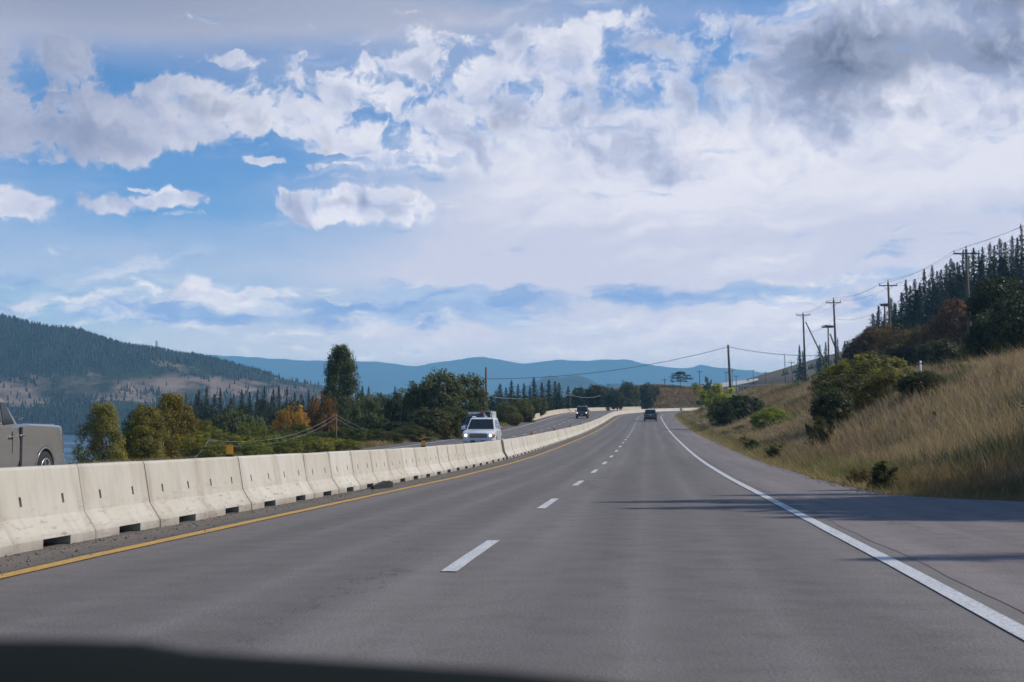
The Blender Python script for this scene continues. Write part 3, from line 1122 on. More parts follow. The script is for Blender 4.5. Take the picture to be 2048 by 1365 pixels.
BL = 2.0
bmesh_block = barrier_mesh(BL - 0.006)
bmesh_block.materials.append(M_CONC)
bmesh_far = barrier_mesh(BL - 0.02, slots=True)
bmesh_far.materials.append(M_CONC)
ORD = ["first", "second", "third", "fourth", "fifth", "sixth", "seventh", "eighth", "ninth", "tenth", "eleventh", "twelfth", "thirteenth", "fourteenth", "fifteenth", "sixteenth", "seventeenth", "eighteenth", "nineteenth", "twentieth"]
Y = 10.2
k = 0
rb = random.Random(3)
while Y < 440:
    m = road_matrix(-1.08 + rb.uniform(-0.008, 0.008), Y, jz=0.004 + rb.uniform(-0.004, 0.004), yaw=rb.uniform(-0.004, 0.004))
    gap = 0.0
    if k == 25:
        m = m @ Matrix.Translation((0.07, 0.05, 0)) @ Matrix.Rotation(0.03, 4, 'Z')
    o = bpy.data.objects.new("concrete_barrier", bmesh_block)
    COL.objects.link(o)
    o.matrix_world = m
    if k < 14:
        lb = "pale concrete median barrier block beside the yellow line, %s block from the near left end" % ORD[k]
    elif k == 25:
        lb = "pale concrete median block knocked askew, with a dark gap showing at its foot"
    elif k < 25:
        lb = "pale concrete median block between the near blocks and the askew block"
    else:
        lb = "small far pale concrete median block beyond the askew block"
    tag(o, lb, "barrier block", "concrete blocks of the median barrier")
    L = math.hypot(1, float(slope(Y)))
    Y += BL / L * (1.0 if k != 25 else 1.10)
    k += 1
# the far side's outer barrier
me_t = barrier_mesh(2.48, slots=False)
me_t.materials.append(M_CONC_TAN)
Y = 187.0
first = True
while Y < 372:
    o = bpy.data.objects.new("concrete_barrier", me_t)
    COL.objects.link(o)
    o.matrix_world = road_matrix(-10.45, Y, jz=0.0)
    tag(o, "tan concrete block at the near end of the outer barrier by the black oncoming car" if first else "small tan concrete block in the outer barrier behind the black oncoming car", "barrier block", "tan concrete blocks outside the oncoming lanes")
    first = False
    Y += 2.5 / math.hypot(1, float(slope(Y)))

# ------------------------------------------------------------------ reflectors standing on the barrier
M_AMBER = plain("amber_reflector", (0.75, 0.30, 0.015), 0.35, 0, 0.1)
M_BLACKP = plain("black_plastic", (0.02, 0.02, 0.02), 0.5, 0, 0.2)


def marker(px, Y, w, h, lb):
    m = road_matrix(-1.08, Y)
    e = empty("barrier_reflector", m.translation + Vector((0, 0, 0.792)), -math.atan(float(slope(Y))), lb, "reflector", "reflectors on top of the barrier")
    MB().box((0, 0, 0.015), (0.10, 0.07, 0.03)).box((0, 0.012, 0.03 + h / 2), (w, 0.018, h)).build("bracket", M_BLACKP, e, 0.004)
    MB().box((0, -0.003, 0.03 + h / 2), (w * 0.94, 0.012, h * 0.9)).build("amber_face", M_AMBER, e, 0.003)


def barrier_Y(px):
    ys = np.arange(10, 420, 0.1)
    p = np.array([RP(-1.06, y)[0] / y for y in ys])
    return float(np.interp((px - 1024) / F, p, ys))


marker(0, barrier_Y(461), 0.105, 0.15, "orange rectangular reflector on the barrier top, nearest to the camera")
marker(0, barrier_Y(848), 0.12, 0.15, "small orange reflector on the barrier beside the grey oncoming lanes before the white car")
for px in (1064, 1109, 1140, 1161, 1180, 1200):
    marker(0, barrier_Y(px), 0.13, 0.15, "tiny dark amber reflector on the far barrier top")

# debris at the barrier's foot
Yd = 34.2
db = MB()
pts = [(-0.62, 0), (-0.55, 0.09), (-0.1, 0.13), (0.35, 0.11), (0.66, 0.10), (0.68, 0.01), (0.2, -0.03)]
db_ = bmesh.new()
lo = [db_.verts.new((x, y, 0.0)) for x, y in pts]
hi = [db_.verts.new((x * 0.97, y, 0.10 + 0.05 * math.sin(x * 4))) for x, y in pts]
db_.faces.new(lo[::-1])
db_.faces.new(hi)
for i in range(len(pts)):
    j = (i + 1) % len(pts)
    db_.faces.new((lo[i], lo[j], hi[j], hi[i]))
med = bpy.data.meshes.new("tyre_strip")
db_.to_mesh(med)
db_.free()
Yd = barrier_Y(700) + 0.6
od = link("tyre_strip", med, M_RUBBER)
od.matrix_world = road_matrix(-0.52, Yd) @ Matrix.Rotation(R(82), 4, 'Z') @ Matrix.Translation((0, -0.05, 0.004))
tag(od, "flat dark strip of tyre rubber lying at the barrier's foot by the yellow line", "debris")


# ------------------------------------------------------------------ utility poles
def lean_to(base, px, py, h=None):
    """Top of a pole whose foot is at base and whose tip is seen at (px, py), in the same plane Y."""
    return at(px, py, base.y)


POLES = {}


def pole(key, foot_px, foot_py, top_px, top_py, Y, label, arm=None, r=0.15, name="utility_pole", sink=0.6, insul=True):
    b = at(foot_px, foot_py, Y)
    gz = ground_at(b.x, Y)
    t = at(top_px, top_py, Y)
    d = (t - b)
    if gz < b.z:                              # carry the pole down to the ground it stands on
        b = b + d * ((gz - b.z) / d.z)
    b = Vector(b)
    e = empty(name, b, 0, label, "utility pole", "wooden utility poles")
    tt = t - b
    m = MB()
    m.tube([tt * (-sink / max(tt.length, 0.1)), tt * 0.4, tt], [r * 1.15, r, r * 0.72], 10)
    m.build("pole", M_POLE, e)
    POLES[key] = (b, t)
    if arm:
        w, dz, yaw = arm
        c = tt + Vector((0, 0, -dz))
        ax = Vector((math.cos(yaw), math.sin(yaw), 0))
        q = Euler((0, 0, yaw))
        cy_ = c + Vector((math.sin(yaw), -math.cos(yaw), 0)) * (r * 0.72 + 0.06)
        MB().box(cy_, (w, 0.10, 0.13), q).build("crossarm", M_POLE, e, 0.01)
        MB().tube([cy_ + ax * w * 0.28, tt + Vector((0, 0, -dz - 0.55))], 0.022, 6).build("brace", M_DARKMETAL, e)
        MB().tube([cy_ - ax * w * 0.28, tt + Vector((0, 0, -dz - 0.55))], 0.022, 6).build("brace", M_DARKMETAL, e)
        for s in (-0.46, 0.46):
            p = cy_ + ax * w * s
            MB().lathe([(0.02, 0.06), (0.02, 0.14), (0.06, 0.15), (0.065, 0.2), (0.035, 0.21), (0.055, 0.25), (0.02, 0.29)], p, 'Z', 10).build("insulator", M_DARKMETAL, e)
        MB().lathe([(0.03, -0.02), (0.03, 0.12), (0.065, 0.13), (0.065, 0.2), (0.03, 0.22), (0.05, 0.27), (0.02, 0.3)], tt, 'Z', 10).build("insulator", M_DARKMETAL, e)
        POLES[key] = (b, t, [b + cy_ + ax * w * s + Vector((0, 0, 0.29)) for s in (-0.46, 0.46)] + [t + Vector((0, 0, 0.3))])
    return e


ARM = R(-8)
pole("a", 1942, 735, 1932, 499, 131, "tall weathered power pole with crossarm standing before the dark trees, nearest on the bank", (2.4, 0.42, ARM), 0.17)
pole("b", 1784, 745, 1776, 565, 172, "power pole with crossarm rising behind the big green roadside bush", (2.2, 0.42, ARM), 0.16)
pole("c", 1674, 759, 1667, 600, 195, "power pole with crossarm standing by the flat nest platform", (2.0, 0.42, ARM), 0.16)
pole("d", 1611, 762, 1606, 628, 230, "power pole with crossarm and a leaning brace, farthest of the crossarm row", (2.3, 0.22, ARM), 0.17)
# leaning brace poles
for key, f, t, Y, lb in (("db", (1663, 752), (1611, 644), 229, "slanting brace pole propping the farthest crossarm pole"), ("cb", (1692, 752), (1660, 668), 197, "thin slanting brace pole beside the nest platform pole")):
    pole(key, f[0], f[1], t[0], t[1], Y, lb, None, 0.13, "brace_pole")
e_ = pole("e", 1460, 766, 1456, 690, 178, "plain dark wire pole rising behind the light green roadside bush", None, 0.17)
f_ = pole("f", 972, 850, 972, 735, 165, "plain dark wire pole standing by the rounded dark green trees", None, 0.15)
pole("next", 2350, 700, 2310, 330, 92, "power pole with crossarm on the bank beyond the picture's edge", (2.4, 0.42, ARM), 0.17)
for px, top, bot, Y, lb in ((1400, 742, 785, 480, "thin far pole standing over the parked cars"), (1453, 744, 785, 620, "hazy far pole just before the plain wire pole"), (1465, 740, 790, 560, "far pole just beyond the plain wire pole"), (1473, 751, 785, 500, "short far pole beside the pale distant road"), (1507, 740, 775, 640, "hazy far pole at the end of the pale distant road"),
                            (1570, 709, 735, 420, "bare thin mast on the far dark hill"), (1583, 723, 735, 430, "short pole with crossarm on the far dark hill"), (1532, 744, 772, 520, "dark pole low on the far hill's slope"), (1330, 758, 778, 470, "thin pole beside the layered tree on the knoll")):
    pole("far%d" % px, px, bot, px - 1, top, Y, lb, (1.9, 0.35, ARM) if px not in (1570,) else None, 0.14, "utility_pole", 3.0)
# the low wire poles down the left bank
pole("l1", 672, 900, 672, 829, 78, "thin grey pole below the tall poplar carrying two pale wires", None, 0.055)
pole("l2", 418, 930, 418, 880, 52, "short thin pole by the yellowish tree carrying two pale wires", None, 0.04)
pole("l3", 1140, 820, 1140, 790, 290, "low wire pole among the far trees behind the oncoming black car", None, 0.08)


# nest platforms
def nest(px, py, foot, Y, lb, w):
    e = pole("n%d" % px, foot[0], foot[1], px, py + 4, Y, lb, None, 0.13, "nest_pole")
    e["category"] = "nest pole"
    b, t = POLES["n%d" % px]
    c = t - b
    MB().box(c + Vector((0, 0, 0.02)), (w, w, 0.12)).build("platform", plain("rust_brown_wood", (0.16, 0.075, 0.05), 0.85), e, 0.01)
    rn = random.Random(px)
    m = MB()
    for i in range(60):
        a, r = rn.uniform(0, 6.28), rn.uniform(0.1, w * 0.55)
        p = c + Vector((r * math.cos(a), r * math.sin(a), 0.10 + rn.uniform(0, 0.16)))
        a2 = a + 1.57 + rn.uniform(-0.6, 0.6)
        v = Vector((math.cos(a2), math.sin(a2), rn.uniform(-0.2, 0.2))) * rn.uniform(0.2, 0.45)
        m.tube([p - v, p + v], 0.02, 4)
    m.build("nest", M_BARK, e)


nest(1656, 651, (1658, 750), 205, "pole carrying a flat brown nest platform of sticks", 1.55)
nest(1769, 608, (1772, 720), 190, "pole with a dark bird nest on top beside the middle crossarm pole", 0.9)


# ------------------------------------------------------------------ wires
def wire(name, pts, sag, r, mat, lb, grp="overhead wires"):
    P = []
    for a, b in zip(pts, pts[1:]):
        a, b = Vector(a), Vector(b)
        n = 14
        for i in range(n):
            t = i / n
            p = a.lerp(b, t)
            p.z -= sag * 4 * t * (1 - t)
            P.append(p)
    P.append(Vector(pts[-1]))
    m = MB()
    m.tube(P, r, 5)
    o = m.build(name, mat)
    return tag(o, lb, "wire", grp)


seq = ["next", "a", "b", "c", "d"]
for i, lb in enumerate(("thin power wire on the road side ends of the crossarms", "thin power wire on the hill side ends of the crossarms", "thin power wire over the tops of the crossarm poles")):
    wire("power_wire", [POLES[k][2][i] for k in seq], 0.55, 0.012, M_WIRE, lb)
low = [POLES[k][1].lerp(POLES[k][0], 0.22) for k in seq]
wire("telephone_cable", low, 0.8, 0.014, M_WIRE, "lower cable slung between the crossarm poles below the power wires")
wire("guy_wire", [POLES["f"][1] - Vector((0, 0, 1.35)), POLES["e"][1] - Vector((0, 0, 0.25)), POLES["b"][1].lerp(POLES["b"][0], 0.65)], 1.0, 0.030, M_WIRE, "long dark cable crossing above the highway between two plain poles")
for dz, lb in ((0.0, "upper pale wire dipping along the left bank below the trees"), (-0.35, "lower pale wire dipping along the left bank below the trees")):
    wire("pale_wire", [at(300, 920 - dz * 30, 40), POLES["l2"][1] + Vector((0, 0, dz * 0.5)), POLES["l1"][1] + Vector((0, 0, dz * 0.6)), at(800, 858 - dz * 26, 118), at(1000, 835, 230) + Vector((0, 0, dz))], 0.55, 0.006, M_WIRE_PALE, lb)
wire("pale_wire", [at(985, 795, 240), POLES["l3"][1], at(1200, 792, 330)], 0.5, 0.035, M_WIRE_PALE, "pale wire among the far trees behind the oncoming black car")

# ------------------------------------------------------------------ guardrail at the top of the field
ge = empty("guardrail", (0, 0, 0), 0, "long grey roadside guardrail at the top of the tan field below the power poles", "guardrail")
Gp = []
for i in range(46):
    t = i / 45
    px = 1705 + (1478 - 1705) * t
    Yg = 178 + 100 * t
    X = (px - 1024) / F * Yg
    Gp.append(Vector((X, Yg, max(at(px, 767.0 + 7.0 * t, Yg).z, ground_at(X, Yg) + 0.42))))
ge.location = Gp[0]
gp = [p - Gp[0] for p in Gp]
mrail = bmesh.new()
ra = [(0.0, 0.0), (0.05, 0.07), (0.0, 0.14), (0.05, 0.23), (0.0, 0.31)]
rws = [[mrail.verts.new(p + Vector((-x, -x, z))) for x, z in ra] for p in gp]
for a, b in zip(rws, rws[1:]):
    for j in range(4):
        mrail.faces.new((a[j], a[j + 1], b[j + 1], b[j]))
    mrail.faces.new((a[4], a[0], b[0], b[4]))
mg_ = bpy.data.meshes.new("rail")
mrail.to_mesh(mg_)
mrail.free()
link("rail", mg_, M_METAL, ge)
mp = MB().box((0, 0, 0.0), (0.16, 0.2, 1.5)).build("post", M_POLE, ge)
mp.location = gp[0] + Vector((0.14, 0.14, -0.36))
for p in gp[1:]:
    c = mp.copy()
    COL.objects.link(c)
    c.parent = ge
    c.location = p + Vector((0.14, 0.14, -0.36))

# white post and shed roof behind the bank
wp = empty("marker_post", at(1841, 752, 84), 0, "white marker post with a dark band standing behind the leafy bank bush", "post")
h_ = at(1841, 722, 84).z - wp.location.z
MB().tube([(0, 0, -1.2), (0, 0, h_)], 0.062, 10).build("post", plain("white_post", (0.6, 0.62, 0.6), 0.6), wp)
MB().tube([(0, 0, h_ * 0.78), (0, 0, h_ * 0.84)], 0.068, 10).build("band", M_BLACKP, wp)
he = empty("shed", at(1825, 772, 150), 0.1, "small shed with a pale grey roof half hidden behind the bank bushes", "shed")
he.location.z = ground_at(he.location.x, 150) - 0.3
rz_ = at(1825, 743, 150).z - he.location.z
MB().box((0, 0, (rz_ - 0.5) / 2), (2.6, 2.6, rz_ - 0.5)).build("wall", plain("shed_wall", (0.3, 0.27, 0.24), 0.8), he)
MB().slab([(-1.6, -1.6, rz_ - 0.55), (1.6, -1.6, rz_ - 0.55), (1.0, 0, rz_), (-1.0, 0, rz_)], 0.06).slab([(1.6, 1.6, rz_ - 0.55), (-1.6, 1.6, rz_ - 0.55), (-1.0, 0.02, rz_ + .003), (1.0, 0.02, rz_ + .003)], 0.06).slab([(1.6, -1.6, rz_ - 0.55), (1.6, 1.6, rz_ - 0.55), (1.003, 0.0, rz_ + .002)], 0.05).build("roof", plain("pale_roof", (0.42, 0.42, 0.46), 0.5), he)

# dark green road sign at the bend
se = empty("road_sign", at(1401, 824, 262), 0, "small dark green road sign beside the light green bush at the bend", "sign")
se.location.z = ground_at(se.location.x, 262)
sz = at(1401, 806, 262).z - se.location.z
MB().box((0, 0, sz), (1.7, 0.03, 0.75)).build("sign_panel", plain("sign_green", (0.02, 0.085, 0.065), 0.5), se, 0.008)
MB().box((-0.5, 0.06, sz / 2), (0.09, 0.07, sz + 0.5)).build("post", M_METAL, se)
MB().box((0.5, 0.06, sz / 2), (0.09, 0.07, sz + 0.5)).build("post", M_METAL, se)

# pylon on the far ridge
pe = empty("pylon", at(313, 700, 1490), 0, "tiny lattice pylon on the ridge of the hill across the lake", "pylon")
ph = 9.5
mp_ = MB()
for sx in (-1, 1):
    for sy in (-1, 1):
        mp_.tube([(sx * 1.6, sy * 1.6, -8), (sx * 0.4, sy * 0.4, ph)], 0.2, 4)
for z in (1, 3, 5, 7):
    w = 1.6 - z / ph * 1.1
    mp_.tube([(-w, -w, z), (w, -w, z + 1.5)], 0.12, 4).tube([(w, -w, z), (-w, -w, z + 1.5)], 0.12, 4)
mp_.build("tower", M_DARKMETAL, pe)
for z in (6, 8.3):
    MB().box((0, 0, z), (5, 0.3, 0.3)).build("arm", M_DARKMETAL, pe)

# the pale road climbing away in the distance
def ribbon(name, pts, w, mat, lb):
    P = []
    for (px, py, Y), ww in zip(pts, w):
        a = at(px, py - ww / 2, Y)
        b = at(px, py + ww / 2, Y - 14)
        P.append([b, a])
    o = link(name, grid_mesh(name, np.array([[list(q) for q in r] for r in P])), mat)
    return tag(o, lb, kind="structure")


M_PALE = plain("pale_road", (0.30, 0.29, 0.29), 0.85, 0, 0.1, 0.2)
ribbon("distant_road", [(1395, 778, 560), (1440, 771, 590), (1475, 766, 620), (1500, 762, 650), (1525, 757, 700)], [10, 9, 8, 6, 3], M_PALE, "pale far stretch of the highway climbing past the dark hill")

# ------------------------------------------------------------------ vehicles
M_GLASS = glass_dark("window_glass")
M_TRIM = plain("black_trim", (0.022, 0.023, 0.025), 0.55, 0, 0.25, 14)
M_RIM = plain("alloy_rim", (0.36, 0.36, 0.37), 0.35, 0.7, 0.15, 9)
M_LAMP_ON = glow("lit_headlight", (1.0, 0.84, 0.62), 1.9)
M_LAMP_OFF = plain("lamp_lens", (0.55, 0.57, 0.6), 0.12, 0, 0.1, 5)
M_INDICATOR = plain("indicator_lens", (0.85, 0.26, 0.03), 0.25, 0, 0.1, 5)
M_TAIL = plain("tail_lens", (0.30, 0.02, 0.02), 0.2, 0, 0.15, 5)
M_PLATE = plain("plate", (0.45, 0.46, 0.48), 0.5, 0, 0.05, 5)


def wheel(e, x, y, r, w):
    s = 1 if x > 0 else -1
    t = MB().lathe([(r * 0.62, -w / 2), (r * 0.93, -w / 2), (r, -w / 2 + 0.03), (r, w / 2 - 0.03), (r * 0.93, w / 2), (r * 0.62, w / 2)], (0, 0, 0), 'X', 28).build("wheel", M_RUBBER, e)
    t.location = (x, y, r)
    rm = MB().lathe([(r * 0.64, s * (w / 2 - 0.05)), (r * 0.64, s * (w / 2 + 0.004)), (r * 0.56, s * (w / 2 + 0.008)), (r * 0.5, s * (w / 2 - 0.03)), (r * 0.16, s * (w / 2 - 0.012)), (r * 0.14, s * (w / 2 + 0.004))], (0, 0, 0), 'X', 24)
    for i in range(5):
        a = i * 2 * math.pi / 5
        rm.box((s * (w / 2 - 0.008), r * 0.34 * math.cos(a), r * 0.34 * math.sin(a)), (0.03, r * 0.46, 0.07), Euler((a, 0, 0)))
    rm.build("rim", M_RIM, t)


def vehicle(name, mat4, label, cat, P):
    """P: measures of the vehicle. y runs forward, z up, the origin under the middle."""
    e = empty(name, (0, 0, 0), 0, label, cat, P.get('group'))
    e.matrix_world = mat4
    L, W, r = P['L'], P['W'], P['r']
    hw = W / 2
    y0, y1 = -L / 2, L / 2
    wy = (P['wr'], P['wf'])
    pm = P['paint']
    top = P['top']                 # [(y, z)] of the lower body's upper edge, rear to front
    ty, tz = [p[0] for p in top], [p[1] for p in top]
    clr = P.get('clear', 0.26)
    ys = set(np.linspace(y0, y1, 25).tolist()) | set(ty)
    ar = r + 0.065
    for w in wy:
        ys |= {w + ar * math.cos(a) for a in np.linspace(0, math.pi, 13)}
    ys = sorted(y for y in ys if y0 <= y <= y1)
    ys = [ys[0]] + [b for a, b in zip(ys, ys[1:]) if b - a > 0.008]
    bm = bmesh.new()
    rings = []
    for y in ys:
        zt = float(np.interp(y, ty, tz))
        zb = clr + 0.10 * (max(0, (abs(y) - L / 2 + 0.5) / 0.5) ** 2)
        for w in wy:
            if abs(y - w) < ar:
                zb = max(zb, r + math.sqrt(ar * ar - (y - w) ** 2))
        zb = min(zb, zt - 0.12)
        d = min(y1 - y, y - y0)
        pw = hw * (1 - (P.get('round_f', 0.12) if y > 0 else P.get('round_r', 0.06)) * max(0, 1 - d / 0.45) ** 2.2)
        if y > P['ws'][0]:
            zs = zt - 0.17
        else:
            zs = zt - 0.30
        zm = max(min(zs, zt - 0.05), zb + 0.02)
        zs2 = zb + (zm - zb) * 0.35
        crown = 0.035 if y > P['ws'][0] else 0.0
        sec = [(pw * 0.955, zb), (pw, zs2), (pw * 0.998, zm), (pw * 0.965, zt - 0.035), (pw * 0.90, zt), (0.0, zt + crown)]
        sec = sec + [(-x, z) for x, z in sec[-2::-1]]
        rings.append([bm.verts.new((x, y, z)) for x, z in sec])
    n = len(rings[0])
    for a, b in zip(rings, rings[1:]):
        for j in range(n):
            f = bm.faces.new((a[j], a[(j + 1) % n], b[(j + 1) % n], b[j]))
            f.smooth = True
    bm.faces.new(rings[0][::-1])
    bm.faces.new(rings[-1])
    bmesh.ops.recalc_face_normals(bm, faces=bm.faces)
    me = bpy.data.meshes.new("body")
    bm.to_mesh(me)
    bm.free()
    body = link("body", me, pm, e)
    bevm = body.modifiers.new("edges", 'EDGE_SPLIT')
    bevm.split_angle = R(38)
    # underside
    MB().box((0, 0, clr + 0.13), (W - 0.52, L - 0.5, 0.30)).build("underbody", M_TRIM, e)
    for w in wy:
        for s in (-1, 1):
            wheel(e, s * (hw - 0.125), w, r, P.get('tw', 0.225))
    # cabin
    ws, rw = P['ws'], P['rw']            # windscreen: (base y, base z, top y); rear window likewise
    H = P['H']
    hb, ht = hw * 0.90, hw * P.get('tuck', 0.74)
    zb1, zb0 = ws[1] - 0.02, rw[1] - 0.02
    c = bmesh.new()
    co = []
    for s in (-1, 1):
        co.append([c.verts.new(p) for p in ((s * hb, rw[0], zb0), (s * hb, ws[0], zb1), (s * ht * 0.97, ws[2], H - 0.03), (s * ht, (ws[2] + rw[2]) / 2, H), (s * ht * 0.97, rw[2], H - 0.03))])
    c.faces.new(co[0])
    c.faces.new(co[1][::-1])
    for i in range(5):
        j = (i + 1) % 5
        c.faces.new((co[0][i], co[1][i], co[1][j], co[0][j]))
    bmesh.ops.recalc_face_normals(c, faces=c.faces)
    bmesh.ops.bevel(c, geom=[ed for ed in c.edges if ed.calc_face_angle(0) > 0.3], offset=0.045, segments=3, affect='EDGES', profile=0.6)
    mc = bpy.data.meshes.new("cabin")
    c.to_mesh(mc)
    c.free()
    link("cabin", mc, pm, e)

    def lerp3(a, b, t):
        return Vector(a).lerp(Vector(b), t)

    def panel(nm, a, b, d, f, u0, u1, v0, v1, mat, out, t=0.014):
        """A pane on the quad a-b (bottom) d-f (top), between shares u of its width and v of its height."""
        q = []
        for u, v in ((u0, v0), (u1, v0), (u1, v1), (u0, v1)):
            q.append(lerp3(lerp3(a, b, u), lerp3(d, f, u), v))
        nn = (q[1] - q[0]).cross(q[3] - q[0]).normalized()
        if nn.dot(Vector(out)) < 0:
            q = [q[1], q[0], q[3], q[2]]
            nn = -nn
        q = [p + nn * 0.002 for p in q]
        return MB().slab(q, t).build(nm, mat, e, 0.004)

    zh = H - 0.03
    panel("windshield", (-hb, ws[0], zb1), (hb, ws[0], zb1), (-ht * 0.97, ws[2], zh), (ht * 0.97, ws[2], zh), 0.055, 0.945, 0.07, 0.90, M_GLASS, (0, 1, 0.5))
    if P.get('rear_glass', True):
        panel("rear_window", (-hb, rw[0], zb0), (hb, rw[0], zb0), (-ht * 0.97, rw[2], zh), (ht * 0.97, rw[2], zh), 0.09, 0.91, 0.12, 0.88, M_GLASS, (0, -1, 0.4))
    for s in (-1, 1):
        a, b = (s * hb, rw[0], zb0), (s * hb, ws[0], zb1)
        d, f = (s * ht * 0.98, rw[2], zh), (s * ht * 0.98, ws[2], zh)
        for u0, u1 in P.get('side', ((0.06, 0.30), (0.34, 0.60), (0.64, 0.93))):
            panel("side_window", a, b, d, f, u0, u1, 0.12, 0.86, M_GLASS, (s, 0, 0.2))
        # doors: seams, handles
        for yd in P.get('seams', (ws[0] - 0.12, (ws[0] + rw[0]) / 2 + 0.15, rw[0] + 0.5)):
            zt = float(np.interp(yd, ty, tz))
            MB().box((s * (hw * 0.998), yd, (zt + clr + 0.3) / 2 - 0.02), (0.012, 0.014, zt - clr - 0.44)).build("door_seam", M_TRIM, e)
        for yd in P.get('handles', ()):
            zt = float(np.interp(yd, ty, tz))
            MB().box((s * (hw + 0.012), yd, zt - 0.20), (0.035, 0.17, 0.035)).build("door_handle", P.get('handle_mat', pm), e, 0.008)
        m = MB().box((s * (hw + 0.10), ws[0] - 0.20, ws[1] + 0.10), (0.20, 0.10, 0.15)).build("mirror", P.get('mirror_mat', pm), e, 0.03)
        if P.get('rails'):
            MB().tube([(s * ht * 0.84, ws[2] - 0.15, H - 0.02), (s * ht * 0.84, ws[2] - 0.28, H + 0.06), (s * ht * 0.84, rw[2] + 0.28, H + 0.06), (s * ht * 0.84, rw[2] + 0.12, H - 0.02)], 0.02, 8).build("roof_rail", P.get('rail_mat', M_TRIM), e)
        # wheel-arch lips
        for w in wy:
            m = MB()
            m.tube([(s * (hw * 0.985), w + ar * math.cos(a_), r + ar * math.sin(a_)) for a_ in np.linspace(-0.1, math.pi + 0.1, 14)], 0.022, 6)
            m.build("arch_lip", P.get('arch_mat', pm), e)
    # front
    fz = P['front_z']                    # height of the lamp line
    yf = y1 - 0.03
    for s in (-1, 1):
        lx = s * hw * 0.74
        hl = MB().box((lx, yf - 0.02, fz), (hw * 0.36, 0.14, P.get('lamp_h', 0.17))).build("headlight", M_LAMP_OFF, e, 0.03)
        if P.get('lit'):
            MB().lathe([(0.075, 0), (0.085, 0.07), (0.03, 0.09)], (0, 0, 0), 'Z', 14).build("bulb", M_LAMP_ON, hl)
            hl.children[-1].rotation_euler = (-math.pi / 2, 0, 0)
            hl.children[-1].location = (lx, yf + 0.0, fz)
        if P.get('amber'):
            MB().box((s * hw * 0.955, yf - 0.09, fz - 0.005), (hw * 0.09, 0.16, P.get('lamp_h', 0.17) * 0.9)).build("indicator", M_INDICATOR, e, 0.015)
        MB().lathe([(0.02, 0), (0.075, 0.0), (0.085, -0.03), (0.06, -0.06)], (s * hw * 0.72, y1 - 0.0, fz - 0.33), 'Z', 14).build("fog_lamp", M_TRIM, e).rotation_euler = (0, 0, 0)
    g = MB()
    g.box((0, y1 - 0.02, fz - 0.01), (hw * 1.04, 0.08, 0.24))
    gr = g.build("grille", M_TRIM, e, 0.02)
    for dz in (-0.06, 0.0, 0.06):
        MB().box((0, y1 + 0.022, fz - 0.01 + dz), (hw * 0.98, 0.012, 0.018)).build("grille_bar", P.get('bar_mat', M_RIM), gr)
    MB().box((0, y1 - 0.04, fz - 0.33), (W * 0.93, 0.22, 0.24)).build("bumper", P.get('bumper_mat', pm), e, 0.05)
    MB().box((0, y1 + 0.072, fz - 0.33), (hw * 0.9, 0.012, 0.11)).build("air_intake", M_TRIM, e, 0.004)
    MB().box((0, y1 + 0.082, fz - 0.30), (0.32, 0.012, 0.15)).build("licence_plate", M_PLATE, e, 0.003)
    # rear
    rz = P.get('rear_z', fz + 0.1)
    for s in (-1, 1):
        MB().box((s * hw * (0.90 - P.get('tail_in', 0)), y0 + 0.06 + P.get('tail_in', 0), rz), (hw * P.get('tail_w', 0.16), 0.16, P.get('tail_h', 0.34))).build("tail_light", M_TAIL, e, 0.02)
    MB().box((0, y0 + 0.04, clr + 0.22), (W * 0.94, 0.22, 0.24)).build("bumper", P.get('rbumper_mat', P.get('bumper_mat', pm)), e, 0.05)
    MB().box((0, y0 - 0.004, rz - 0.08), (0.32, 0.014, 0.15)).build("licence_plate", M_PLATE, e, 0.003)
    return e


def facing(o, Y, oncoming, dyaw=0.0):
    m = road_matrix(o, Y, 0.006, dyaw)
    m = road_matrix(o, Y, jz=0.006)
    return m @ Matrix.Rotation(math.pi if oncoming else 0, 4, 'Z') @ Matrix.Rotation(dyaw, 4, 'Z')


P_WHITE = paint("white_paint", (0.70, 0.71, 0.73))
P_BLUE = paint("dark_blue_paint", (0.030, 0.045, 0.10))
P_BLACK = paint("black_paint", (0.016, 0.017, 0.019))
P_CHAR = paint("charcoal_paint", (0.030, 0.038, 0.042))
P_SILVER = paint("silver_paint", (0.19, 0.18, 0.168), 0.24, 1.0, 0.45)

SUV = dict(L=4.25, W=1.80, H=1.70, r=0.345, wf=1.30, wr=-1.28, clear=0.24,
           top=[(-2.125, 0.92), (-2.05, 1.00), (-1.0, 1.04), (0.75, 1.03), (1.4, 1.00), (1.95, 0.92), (2.09, 0.80), (2.125, 0.70)],
           ws=(0.85, 1.04, 0.10), rw=(-2.02, 1.02, -1.72), front_z=0.73, rear_z=0.98, seams=(0.70, -0.30, -1.15), handles=(-0.18, -1.02))


def spec(base, **kw):
    d = dict(base)
    d.update(kw)
    return d


# white SUV, lamps lit, coming towards us behind the barrier
w_ = vehicle("suv", facing(-4.22, 80, True), "white oncoming car with lit headlights just behind the barrier", "car",
             spec(SUV, paint=P_WHITE, lit=True, amber=True, rails=True, rail_mat=P_WHITE, bar_mat=M_RIM, W=1.84, L=4.2))
